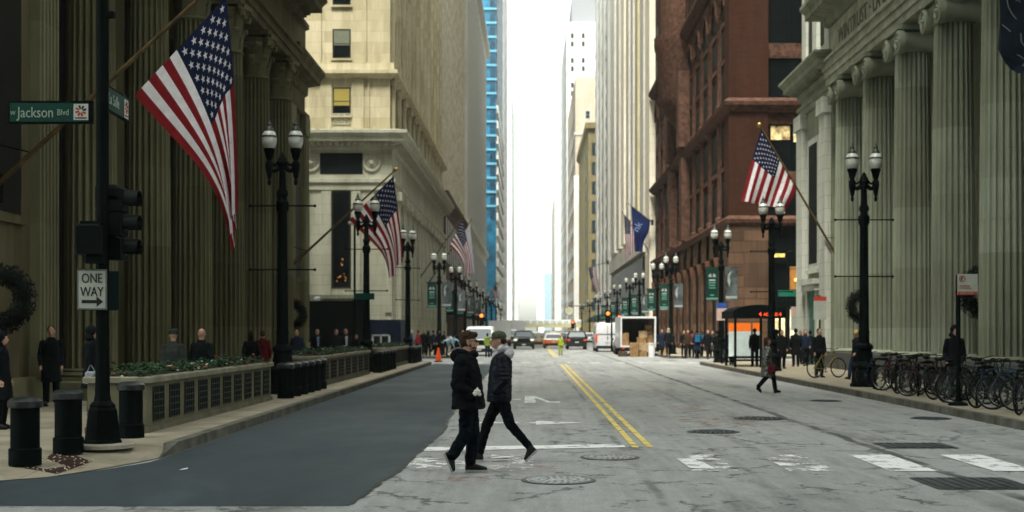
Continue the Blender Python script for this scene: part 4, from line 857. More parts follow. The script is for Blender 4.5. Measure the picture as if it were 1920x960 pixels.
MB().box(x0+.03, x1+.08, SY+.1, SY+.115, z0-.0, z1-.02).build('one_way_sign', mat('sign_back_metal', (.012, .03, .028), .5), t)
# street names
x0, z0 = PS(18, 233); x1, z1 = PS(176, 190); ys_ = SY-.02
o = MB().box(x0, x1, ys_-.02, ys_+.02, z0, z1).build('street_name_sign', iron, t); MB().box(x0+.02, x1-.06, ys_-.024, ys_-.0205, z0+.03, z1-.03).build('face', sgg, o)
for tx, px, py, sz in (('W', 22, 217, .085), ('Jackson', 35, 221, .205), ('Blvd', 109, 217, .12)): put_text(tx, sz, sglt, o, (PS(px, 0)[0]-SX, ys_-.027-SY, PS(0, py)[1]-.15), sx=.80)
def logo(parent, M):
    b = MB(); b.box(-.1, .1, 0, .003, -.11, .11, M=M); b.build('emblem_panel', mat('emblem_white', (.48, .47, .42), .5), parent)
    r_, k_ = MB(), MB()
    for i in range(8):
        a = i*math.pi/4+.2; q = MB(); pts = [(.025*math.cos(a-.3), .025*math.sin(a-.3)+.015), (.075*math.cos(a-.12), .075*math.sin(a-.12)+.015), (.08*math.cos(a+.25), .08*math.sin(a+.25)+.015), (.03*math.cos(a+.4), .03*math.sin(a+.4)+.015)]
        (k_ if i in (0, 1, 2) else r_).prism(pts, 'y', -.004, 0, M=M)
    r_.build('emblem_star', mat('emblem_red', (.35, .05, .03), .5), parent); k_.box(-.08, .08, -.004, 0, -.09, -.075, M=M); k_.build('emblem_mark', sgk, parent)
logo(o, Matrix.Translation((PS(154, 0)[0], ys_-.03, PS(0, 211)[1])))
lx = SX+.085; o = MB().box(lx-.0, lx+.03, SY+.05, SY+1.0, 4.86, 5.12).build('street_name_sign', iron, t)
# the second sign runs away along the other street, seen at a slant
bpy.data.objects.remove(o)
A = Vector((PS(196, 0)[0], SY-.05)); Z2 = SY+1.15; Bx = (240-VX)*Z2/F; ang = math.atan2(Z2-A.y, Bx-A.x); Ls = math.hypot(Bx-A.x, Z2-A.y)
M = Matrix.Translation((A.x, A.y, PS(0, 205)[1])) @ Matrix.Rotation(ang, 4, 'Z')
o = MB().box(0, Ls, -.015, .015, 0, .36, M=M).build('street_name_sign', iron, t); MB().box(.03, Ls-.05, -.02, -.0155, .03, .33, M=M).build('face', sgg, o)
def put_local(txt, sz, px_, pz_, sx=.8):
    me = text_me(txt, sz, sglt, .003, 'LEFT', sx); ob = bpy.data.objects.new('lettering', me); C.objects.link(ob); ob.parent = o
    ob.matrix_local = Matrix.Translation(-Vector((SX, SY, .15))) @ M @ Matrix.Translation((px_, -.024, pz_)) @ Matrix.Rotation(R(90), 4, 'X')
put_local('La Salle', .22, .16, .11, .78); logo(o, M @ Matrix.Translation((Ls-.17, -.025, .17)) @ Matrix.Diagonal((1.0, 1, 1.2, 1)))
# ---- thin camera pole, iron fence and booth by the side street
t = thing('camera_pole', 'thin dark pole with a small white lamp head left of the second twin lamp', 'pole', (GX(665, 60), 60, .15)); x = GX(665, 60)
b = MB(); b.lathe([(.09, .15), (.06, 1), (.05, 6.7)], x, 60, 10); b.build('post', iron, t); b = MB(); b.sph((x-.12, 60, 6.8), (.2, .12, .1)); b.build('lamp_head', globe, t)
t = thing('iron_fence', 'tall black iron fence with spikes in front of the cream bank', 'fence', (GX(615, 84), 84, .0))
b = MB(); xa, xb = GX(569, 84), GX(664, 84); b.box(xa, xb, 84, 84.1, .15, 3.7)
for i in range(34): xx = xa+(xb-xa)*i/33; b.box(xx-.02, xx+.02, 83.95, 84.0, .15, 4.1); 
b.box(xa, xb, 83.9, 84.05, 3.6, 3.7); b.build('railing', iron, t)
navy = mat('navy_painted_board', (.012, .022, .05), .6, var=.2)
t = thing('site_booth', 'navy painted site booth with a white framed window beside the cream bank', 'booth', (GX(720, 78), 78, .0))
b = MB(); b.bbox(GX(664, 81.2), GX(752, 81.2), 81.2, 83.8, .15, 2.45, .03); b.build('wall', navy, t)
xa, xb = GX(697, 80.9), GX(731, 80.9); za, zb = H+(VY-648)*80.9/F, H+(VY-627)*80.9/F; f = MB(); f.box(xa, xb, 80.9, 81.19, za, za+.1); f.box(xa, xb, 80.9, 81.19, zb-.1, zb); [f.box(u, u+.1, 80.9, 81.19, za, zb) for u in (xa, (xa+xb)/2-.05, xb-.1)]
f = f.build('window', mat('white_frame_paint', (.6, .62, .6), .5), t); MB().box(xa+.1, xb-.1, 81.1, 81.195, za+.1, zb-.1).build('pane', glass2, f)
MB().box(GX(664, 81), GX(690, 81), 80.7, 81.18, .15, 3.9).build('doorway', iron, t)
# orange cone
t = thing('traffic_cone', 'orange traffic cone at the far left kerb corner', 'traffic cone', (GX(822, 71.5), 71.5, 0)); b = MB(); b.lathe([(.17, .06), (.05, .78), (.04, .8)], GX(822, 71.5), 71.5, 16); b.build('cone_body', mat('orange_plastic', (.75, .08, .01), .5), t, smooth=True); MB().bbox(GX(822, 71.5)-.23, GX(822, 71.5)+.23, 71.27, 71.73, 0.01, .06, .01).build('base', sgk, t)
# parking sign on the right
X_, Y_ = 9.15, 27.4
t = thing('parking_sign', 'no parking sign on a dark post above the bicycles', 'sign', (X_, Y_, .15))
b = MB(); b.lathe([(.22, .15), (.2, .2), (.07, .24), (.05, .4), (.05, 2.95)], X_, Y_, 12); b.build('post', iron, t, smooth=True)
xa, xb, za, zb = GX(1793, Y_), GX(1831, Y_), H+(VY-553)*Y_/F, H+(VY-514)*Y_/F
o = MB().box(xa, xb, Y_-.075, Y_-.065, za, zb).build('sign_plate', sgw, t); rr = mat('sign_red_print', (.42, .05, .03), .5)
b = MB(); b.box(xa+.01, xb-.01, Y_-.078, Y_-.0755, za+.0, za+.07); M = Matrix.Translation((xa+.1, Y_-.078, zb-.1)); b.torus((0, 0, 0), .06, .01, 'y', 20, 5, M=M); b.build('red_print', rr, o)
put_text('P', .1, sgk, o, (xa+.07-X_, Y_-.08-Y_, zb-.135-.15)); put_text('NO PARKING', .038, rr, o, (xa+.04-X_, -.08, za+.15-.15+.03)); put_text('NO STANDING', .038, rr, o, (xa+.04-X_, -.08, za+.1-.15+.03)); put_text('TOW ZONE', .05, sgw, o, (xa+.05-X_, -.082, za+.015-.15), sx=1.1)
def small_sign(name, label, px, Z, y_top, w, h_, m, sub=None, x=None):
    xx = GX(px, Z); zt = H+(VY-y_top)*Z/F; t = thing(name, label, 'sign', (xx, Z, .15)); MB().lathe([(.04, .15), (.035, zt+.05)], xx, Z, 8).build('post', iron, t)
    o = MB().box(xx-w/2, xx+w/2, Z-.06, Z-.045, zt-h_, zt).build('sign_plate', m, t)
    if sub: MB().box(xx-w/2, xx+w/2, Z-.064, Z-.061, zt-h_*sub[0], zt-.0).build('sign_band', sub[1], o)
    return t
small_sign('street_sign', 'small blue topped white sign on a thin post beside the green banner lamp', 1353, 62, 568, .5, .85, mat('faded_pink_sign', (.5, .36, .32), .6), (.3, mat('sign_blue', (.03, .08, .3), .5)))
small_sign('street_sign', 'small white sign on a dark post in front of the pale wing', 1537, 50, 556, .5, .9, sgw, (.18, rr)); small_sign('street_sign', 'two small pale signs on a post by the lit lobby', 1493, 70, 575, .6, 1.3, sgw, (.4, mat('faded_pink_sign', (0, 0, 0))))
# green street sign hung on the second left lamp's arm line, white camera arm
t = thing('street_name_sign', 'small green street name sign on the second left twin lamp', 'sign', (GX(681, 49.5), 49.5, 3)); MB().box(GX(664, 49.5), GX(702, 49.5), 49.48, 49.5, 2.95, 3.2).build('plate', sgg, t)
t = thing('street_name_sign', 'green street name sign at the far right corner by the lobby', 'sign', (GX(1480, 84), 84, 4)); MB().box(GX(1459, 84), GX(1500, 84), 83.98, 84.02, 4.0, 4.4).build('plate', mat('bright_green_sign', (.01, .11, .07), .5), t)  # brighter green than the other street name signs
MB().tube([(GX(1500, 84), 84, 4.2), (GX(1530, 84), 84, 4.25)], .04, 6).build('arm', iron, t)
# ---- bus shelter
t = thing('bus_shelter', 'dark bus shelter with curved roof, red dot matrix text and orange and white lit panel', 'bus shelter', (10, 57, .15))
xa, xb, ya, yb = 8.95, 10.95, 56, 58.6
b = MB(); 
for x, y in ((xa, ya), (xb-.05, ya), (xa, yb), (xb-.05, yb), (xa+1.12, ya)): b.box(x-.05, x+.05, y-.05, y+.05, .15, 2.6)
b.box(xa, xb, yb-.04, yb+.04, .5, .58); b.box(xa, xb, ya-.03, ya+.03, .42, .5); b.build('frame', iron, t)
b = MB(); b.rings([[(xa-.15+(xb-xa+.3)*k/10, y, 2.6+.28*math.sin(math.pi*k/10)**.6 if k not in (0, 10) else 2.6) for k in range(11)]+[(xb+.15, y, 2.3), (xa-.15, y, 2.3)] for y in (ya-.4, yb+.4)]); b.build('roof', iron, t)
led = mat('red_dot_matrix', (.6, .05, .02), .5, emit=(1, .08, .02), es=1.6); put_text('4', .26, led, t, (xa+.95-10, ya-.43-57, 2.38-.15)); put_text('ADAMS', .2, led, t, (xa+1.15-10, ya-.43-57, 2.39-.15), sx=.95); put_text('4', .24, led, t, (xb-.18-10, ya-.43-57, 2.38-.15))
lw = mat('lit_white_panel', (.7, .8, .72), .4, emit=(.75, .88, .78), es=.5); lo = mat('lit_orange_panel', (.8, .2, .02), .4, emit=(1, .2, .02), es=.75)
for u, v in ((xa+.08, xa+1.07), (xa+1.18, xa+1.5)): 
    p = MB().box(u, v, yb-.35, yb-.25, .58, 1.72).build('lit_panel', lw, t); MB().box(u, v, yb-.352, yb-.25, 1.723, 2.1).build('panel_header', lo, p)
b = MB(); b.box(xa+.2, xa+1.7, yb-.9, yb-.5, .55, .6); b.build('bench', iron, t)
# ================================================================ FLAGS
fl_r = thin_cloth(mat('flag_red', (.22, .010, .014), .75, var=.15, scale=5)); fl_w = thin_cloth(mat('flag_white', (.80, .76, .79), .75, var=.1, scale=5)); fl_b = thin_cloth(mat('flag_navy', (.006, .012, .045), .75, var=.15, scale=5)); brass = mat('brass', (.5, .35, .1), .3, metal=.8); wood = mat('bronze_brown_pole', (.10, .065, .025), .5, var=.3)
def bez(P4, t): a, b, c, d = P4; u = 1-t; return u*u*u*a+3*u*u*t*b+3*u*t*t*c+t*t*t*d
def flag_surface(Z, hoist0, hoist1, tail0, tail1, c1, c2, amp, nf, ph, Zs=0.):
    """u runs along the fly, v down the hoist. The four corners are real points; folds run in depth."""
    def S_(u, v):
        h = hoist0.lerp(hoist1, v); e = tail0.lerp(tail1, v); a = h+c1(v); b = e+c2(v); p = bez((h, a, b, e), u)
        w = math.sin(v*nf*2*math.pi+ph+u*1.5)*.6+.4*math.sin(v*nf*3.7*math.pi+ph*2)
        p = p+Vector((0, amp*w*(u**.8)*1.6, 0))+Vector((amp*.30*math.sin(v*nf*2*math.pi+1.3+ph)*u, 0, 0)); return p
    return S_
def make_flag(t, Sf, stripes=True, nu=60, star_r=.042, mats=None):
    nv = 39; b = MB(); vs = []; e = 1e-3
    for j in range(nv+1):
        for i in range(nu+1): vs.append(Sf(i/nu, j/nv))
    fs = []; ms = []
    for j in range(nv):
        for i in range(nu):
            fs.append((j*(nu+1)+i, j*(nu+1)+i+1, (j+1)*(nu+1)+i+1, (j+1)*(nu+1)+i)); s_ = j//3
            ms.append((2 if (s_ < 7 and i/nu < .4) else (0 if s_ % 2 == 0 else 1)) if stripes else 0)
    b.v = vs; b.f = fs; b.m = ms; cl = b.build('cloth', mats or [fl_r, fl_w, fl_b], t, smooth=True, fix=False)
    try:
        for p in cl.data.polygons: p.use_smooth = True
    except Exception: pass
    if stripes:
        s = MB()
        for r_ in range(9):
            for c_ in range(6 if r_ % 2 == 0 else 5):
                u0 = .4*((c_*2+1+(r_ % 2))/12); v0 = 7/13*((r_+1)/10)
                for side in (1, -1):
                    pv = []
                    for k in range(10):
                        a = math.pi/2+k*math.pi/5; rr_ = star_r*(1 if k % 2 == 0 else .40)
                        u = u0+rr_*math.cos(a)*.60; v = v0-rr_*math.sin(a)*.95; p = Sf(u, v); du = Sf(u+e, v)-Sf(u-e, v); dv = Sf(u, v+e)-Sf(u, v-e); n = du.cross(dv).normalized(); pv.append(p+n*.012*side)
                    cp = sum(pv, Vector())/10; s.add(pv+[cp], [(k, (k+1) % 10, 10) for k in range(10)])
        s.build('stars', fl_w, cl, fix=False)
    return cl
def flagpole(t, base, tip, r=.055, bracket=True):
    b = MB(); d = (tip-base); b.tube([base, base+d*.5, tip], [r, r*.9, r*.6], 8); p = b.build('pole', wood, t, smooth=True); MB().sph(tip, .11, 10, 8).build('finial', brass, p, smooth=True)
    b = MB(); b.box(base.x-.12, base.x+.12, base.y-.15, base.y+.15, base.z-.3, base.z+.3); b.tube([base+Vector((0, 0, .9)), base+d*.16], .015, 5); b.tube([base+Vector((0, .6, .3)), base+d*.22], .015, 5); b.build('bracket', iron, t)
def us_flag(label, Z, base, tip, pts, c1, c2, amp=.12, nf=1.6, ph=0., name='flag', **k):
    t = thing(name, label, 'flag', tuple(P(*base, Z)), 0, 'flags on slanting poles')
    flagpole(t, P(*base, Z), P(*tip, Z)); h0, h1, t0, t1 = [P(*p, Z) for p in pts]; sc = Z/F
    V = lambda q: Vector((q[0]*sc, 0, -q[1]*sc))
    S_ = flag_surface(Z, h0, h1, t0, t1, lambda v: V((c1[0][0]*(1-v)+c1[1][0]*v, c1[0][1]*(1-v)+c1[1][1]*v)), lambda v: V((c2[0][0]*(1-v)+c2[1][0]*v, c2[0][1]*(1-v)+c2[1][1]*v)), amp, nf, ph)
    make_flag(t, S_, **k); return t
us_flag('largest striped flag hanging over the left sidewalk beside the street signs', 26, (-11, 352), (432, -58), [(424, -6), (252, 179), (441, 395), (436, 470)], ((14, 130), (115, 130)), ((0, -120), (-22, -140)), .10, 2.3, .6, star_r=.032)
us_flag('second striped flag, hanging in front of the cream bank left', 56, (545, 500), (742, 318), [(738, 330), (655, 412), (752, 490), (728, 532)], ((4, 50), (50, 55)), ((0, -60), (-2, -66)), .16, 1.9, .2, star_r=.024)
us_flag('striped flag hung from the right bank, stripes running down to the left', 57, (1572, 485), (1424, 234), [(1427, 242), (1492, 352), (1389, 377), (1476, 392)], ((-14, 45), (-2, 14)), ((10, -40), (6, -14)), .16, 1.6, 1.0, star_r=.024)
us_flag('third striped flag on the left, beyond the cream bank corner', 106, (778, 535), (870, 402), [(868, 408), (843, 462), (884, 512), (870, 518)], ((3, 34), (18, 12)), ((0, -34), (8, -22)), .2, 1.5, .4, star_r=.024)
def plain_flag(label, Z, base, tip, pts, m, c1, c2, amp=.15, nf=1.2, ph=0.):
    t = thing('flag', label, 'flag', tuple(P(*base, Z)), 0, 'flags on slanting poles'); flagpole(t, P(*base, Z), P(*tip, Z)); h0, h1, t0, t1 = [P(*p, Z) for p in pts]; sc = Z/F; V = lambda q: Vector((q[0]*sc, 0, -q[1]*sc))
    S_ = flag_surface(Z, h0, h1, t0, t1, lambda v: V(c1), lambda v: V(c2), amp, nf, ph); make_flag(t, S_, False, 20, mats=[m]); return t, S_
plain_flag('white flag hanging behind the third striped flag on the left', 116, (797, 541), (884, 412), [(882, 418), (872, 434), (889, 512), (878, 508)], mat('plain_white_cloth', (.5, .5, .55), .8), (0, 24), (0, -24))
us_flag('narrow striped flag beside the blue bank flag, right side', 143, (1216, 470), (1166, 396), [(1170, 402), (1194, 426), (1173, 490), (1192, 466)], ((0, 30), (0, 16)), ((0, -30), (0, -16)), .2, 1.2, .3, star_r=.024)
royal = mat('royal_blue_cloth', (.004, .015, .085), .7, var=.15)
t, S_ = plain_flag('royal blue bank flag with white lettering, right side above the banners', 140, (1223, 417), (1176, 380), [(1184, 386), (1219, 414), (1190, 472), (1205, 472)], royal, (0, 34), (0, -34))
me = text_me('nk', 1.1, mat('pale_blue_print', (.22, .28, .45), .7), .004); 
o = bpy.data.objects.new('lettering', me); C.objects.link(o); o.parent = t; o.location = P(1196, 436, 139.4)-t.location; o.rotation_euler = (R(90), R(-62), 0)
plain_flag('pale flag far up the left side, below the blue tower', 170, (918, 570), (940, 524), [(938, 528), (926, 540), (944, 552), (934, 560)], fl_w, (0, 10), (0, -10))
us_flag('small striped flag far up the left side', 160, (905, 575), (932, 530), [(930, 532), (920, 545), (934, 560), (926, 562)], ((1, 10), (4, 6)), ((0, -10), (0, -8)), .2, 1.2, .5, star_r=.024)
us_flag('small striped flag far up the right side above the green awnings', 190, (1140, 492), (1104, 500), [(1104, 502), (1118, 500), (1117, 552), (1126, 545)], ((0, 20), (0, 16)), ((-4, -16), (-4, -16)), .3, 1.2, .5, star_r=.024)
# dark banner in the upper right corner
t = thing('hanging_banner', 'dark navy banner with thin pale swirls in the upper right corner', 'banner', (P(1935, -30, 25)), 0)
nvy = mat('midnight_cloth', (.006, .012, .022), .8, var=.3); Zb = 25
out = [(1873, -60), (1874, 40), (1871, 92), (1876, 105), (1886, 118), (1898, 130), (1910, 138), (1960, 130), (1965, -60)]
b = MB(); b.rings([[tuple(P(x, y, Zb)+Vector((0, dy+.05*math.sin(x*.2), 0))) for x, y in out] for dy in (-.02, .02)]); b.build('cloth', nvy, t)
b = MB()
for cur in ([(1884, -5), (1888, 15), (1896, 30), (1903, 38)], [(1876, 48), (1884, 54), (1892, 61)], [(1911, 64), (1912, 80), (1918, 88), (1926, 88)], [(1904, 104), (1910, 107), (1916, 112)], [(1914, 126), (1918, 120), (1924, 122)], [(1902, 4), (1906, 2), (1910, 6)]): b.tube([P(x, y, Zb)+Vector((0, -.08, 0)) for x, y in cur], .012, 5)
b.build('swirl_print', mat('pale_thread', (.12, .15, .15), .8), t)
# wreaths
def wreath(px, py, Z, r, label, bow=True, ax='y'):
    c = P(px, py, Z); t = thing('wreath', label, 'wreath', tuple(c), 0, 'green wreaths on the facades'); b = MB(); rn = random.Random(px)
    for k in range(2600):
        a = rn.uniform(0, 6.28); tt = rn.uniform(0, 6.28); rr_ = r*.25*rn.uniform(.6, 1.3); q = rr_*math.cos(tt); w = rr_*math.sin(tt)/.6; R_ = r*.70+q; s_ = r*.075
        p = Vector((R_*math.cos(a), w*.6, R_*math.sin(a))); d = Vector((rn.uniform(-1, 1), rn.uniform(-1, 1), rn.uniform(-1, 1))).normalized()*s_; e = d.cross(Vector((rn.uniform(-1, 1), rn.uniform(-1, 1), .3))).normalized()*s_*.3
        b.add([c+p-d, c+p+e, c+p+d, c+p-e], [(0, 1, 2, 3)])
    b.torus(c, r*.70, r*.17, 'y', 22, 8)
    b.build('foliage', mat('dark_evergreen', (.0025, .007, .004), .8, var=.4), t, fix=False)
    if bow: k = MB(); k.tube([c+Vector((-.05, -.2, r*.1)), c+Vector((-.1, -.25, -r*.3)), c+Vector((-.04, -.2, -r*.7))], [.09, .07, .05], 6); k.sph(c+Vector((-.12, -.22, r*.15)), (.14, .07, .09)); k.build('bow', mat('gold_ribbon', (.35, .22, .04), .5), t)
wreath(0, 560, 21.5, .60, 'large dark wreath at the left edge of the picture', False); wreath(1846, 548, 39, .85, 'dark wreath with gold ribbon hanging between columns right of the parking sign')
wreath(1620, 575, 52, .75, 'dark wreath hanging behind the near right twin lamp'); wreath(547, 590, 56.5, .7, 'wreath on the wall right of the last left column', False)
for px, py, lab, w in ((345, 882, 'small white paper scrap lying on the dark asphalt patch', .09), (262, 857, 'tiny pale scrap on the dark asphalt close to the left kerb bend', .05)):
    Z = 4200/(py-VY); t = tag(MB().rings([[(GX(px, Z)+w*a, Z+w*b_, .008+h) for a, b_, h in ((-.5, -.5, 0), (.5, -.4, .01), (.45, .5, .02), (-.4, .45, .004))], [(GX(px, Z)+w*a, Z+w*b_, .012+h) for a, b_, h in ((-.5, -.5, 0), (.5, -.4, .01), (.45, .5, .02), (-.4, .45, .004))]]).build('paper_scrap', mat('white_scrap', (.55, .55, .52), .8)), lab, 'litter')
# ================================================================ BICYCLES
rub = mat('black_rubber', (.007, .009, .009), .7, spec=.1); chrome = mat('chrome', (.16, .17, .17), .3, metal=1)
def make_bike(label, fm):
    t = thing('bicycle', label, 'bicycle', (0, 0, .15), 0, 'bicycles locked along the right kerb')
    for x in (-.52, .52):
        w = MB(); w.torus((x, 0, .34), .325, .019, 'y', 30, 6); w = w.build('wheel', rub, t, smooth=True, world=False)
        s = MB(); s.torus((x, 0, .34), .30, .009, 'y', 26, 4); s.sph((x, 0, .34), .03, 8, 6)
        for k in range(14): a = k*math.pi/7; s.tube([(x, 0, .34), (x+.3*math.cos(a), 0, .34+.3*math.sin(a))], .0025, 3)
        s.build('rim', chrome, w, world=False)
    bb, st, hd, hd2 = (-.06, 0, .29), (-.20, 0, .80), (.34, 0, .82), (.375, 0, .70)
    f = MB(); f.tube([bb, st], .016, 7); f.tube([bb, hd2], .018, 7); f.tube([(-.185, 0, .74), hd], .016, 7); f.tube([hd, hd2], .02, 7)
    for y in (-.045, .045): f.tube([bb, (-.52, y, .34)], .009, 5); f.tube([(-.19, 0, .76), (-.52, y, .34)], .009, 5); f.tube([hd2, (.42, y, .62), (.52, y, .34)], .011, 5)
    f.build('frame', fm, t, smooth=True, world=False)
    h = MB(); h.tube([hd, (.32, 0, .93), (.36, 0, .97)], .013, 6); h.tube([(.26, -.27, 1.0), (.36, -.2, .985), (.37, 0, .97), (.36, .2, .985), (.26, .27, 1.0)], .013, 6); h.build('handlebar', rub, t, world=False)
    s = MB(); s.tube([st, (-.225, 0, .90)], .012, 6); s.sph((-.24, 0, .93), (.13, .06, .035)); s.sph((-.31, 0, .935), (.07, .09, .04)); s.build('saddle', rub, t, smooth=True, world=False)
    c = MB(); c.torus((-.06, .03, .29), .085, .008, 'y', 18, 4); c.tube([(-.06, .06, .29), (.06, .06, .20)], .01, 5); c.box(.02, .1, .05, .14, .185, .205); c.tube([(-.06, -.06, .29), (-.18, -.06, .38)], .01, 5); c.box(-.22, -.14, -.14, -.05, .37, .39); c.tube([(-.52, .04, .38), (-.06, .035, .375)], .005, 4); c.tube([(-.52, .04, .31), (-.06, .035, .205)], .005, 4); c.build('crankset', iron, t, world=False)
    return t
bm_ = {n: mat('bike_paint_'+n, c, .35, var=.1) for n, c in (('black', (.01, .012, .014)), ('blue', (.01, .03, .06)), ('red', (.05, .008, .007)), ('grey', (.03, .035, .036)), ('yellow', (.22, .17, .04)), ('green', (.01, .04, .03)))}
spec_b = [(24.6, 9.55, 52, 'black', 'black bicycle nearest the camera at the right picture edge'), (25.6, 9.75, 140, 'grey', 'grey bicycle with bright handlebar next to the right edge'), (26.7, 9.6, 38, 'blue', 'dark blue bicycle just right of the parking sign post'), (27.9, 9.7, 150, 'black', 'black bicycle locked right behind the parking sign post'), (28.9, 9.6, 44, 'green', 'dark green bicycle just left of the parking sign post'),
    (29.9, 9.75, 35, 'black', 'black bicycle in the middle of the row in front of the hooded man'), (30.9, 9.6, 140, 'red', 'dark red bicycle in the middle of the parked row'), (31.9, 9.7, 40, 'grey', 'grey bicycle with thin pale rims left of the row middle'), (32.8, 9.65, 48, 'black', 'black bicycle third from the near lamp base'), (33.8, 9.75, 135, 'red', 'bicycle with red parts second from the near lamp base'), (34.9, 9.8, 38, 'black', 'black bicycle right beside the near right lamp base'), (36.0, 9.95, 150, 'blue', 'bicycle half hidden by the near right lamp base'),
    (26.2, 10.6, 60, 'black', 'black bicycle in the back row near the right picture edge'), (29.3, 10.7, 120, 'black', 'black bicycle in the back row behind the sign post'), (32.4, 10.6, 50, 'grey', 'grey bicycle in the back row at mid row')]
rb = random.Random(11)
_w = ['just left of', 'tucked behind', 'leaning beside', 'between racks near', 'tilted against', 'packed close to', 'standing behind', 'half covered by', 'next to']
_r = ['the near picture edge', 'the grey bicycle with bright handlebar', 'the parking sign post', 'the dark green bicycle', 'the hooded man', 'the row middle', 'the dark red bicycle', 'the second red bicycle', 'the near right lamp base']
for i in range(9): spec_b.append((25.1+1.2*i+rb.uniform(-.2, .2), 10.05+.12*(i % 3), rb.choice((35, 50, 62, 128, 145)), ('black', 'blue', 'green', 'black')[i % 4], 'dark bicycle in the dense middle row, '+_w[i]+' '+_r[i]))
protos = {}
def bike(x, y, rot, c, label, group=None, z=.15):
    if c not in protos: protos[c] = make_bike(label, bm_[c]); o = protos[c]; o.location = (x, y, z); o.rotation_euler = (0, 0, rot)
    else: o = inst(protos[c], (x, y, z), rot, label)
    o.rotation_euler = (R(random.uniform(-5, 5)), 0, rot); return o
for y, x, r_, c, lab in spec_b: bike(x, y, R(r_), c, lab)
bike(GX(1550, 43.4), 43.4, R(28), 'yellow', 'bicycle with yellow frame held by the man on the right sidewalk'); bike(GX(1365, 63.4), 63.4, R(55), 'grey', 'grey bicycle leaning by the lamp left of the bus shelter')
# racks
def rack(y, lab, first=[None]):
    if first[0]: return inst(first[0], (9.7, y, .15), R(45), lab)
    t = thing('bike_rack', lab, 'bike rack', (9.7, y, .15), R(45), 'inverted U racks in the bicycle row'); b = MB(); b.tube([(-.4, 0, 0), (-.4, 0, .7), (-.32, 0, .82), (.32, 0, .82), (.4, 0, .7), (.4, 0, 0)], .03, 8); b.build('hoop', iron, t, smooth=True, world=False); first[0] = t
for y, w in ((25.1, 'nearest the camera'), (27.3, 'by the parking sign post'), (29.4, 'left of the parking sign post'), (31.4, 'at the middle of the row'), (33.3, 'near the lamp end of the row'), (35.4, 'beside the near lamp base')): rack(y, 'black hoop rack '+w)
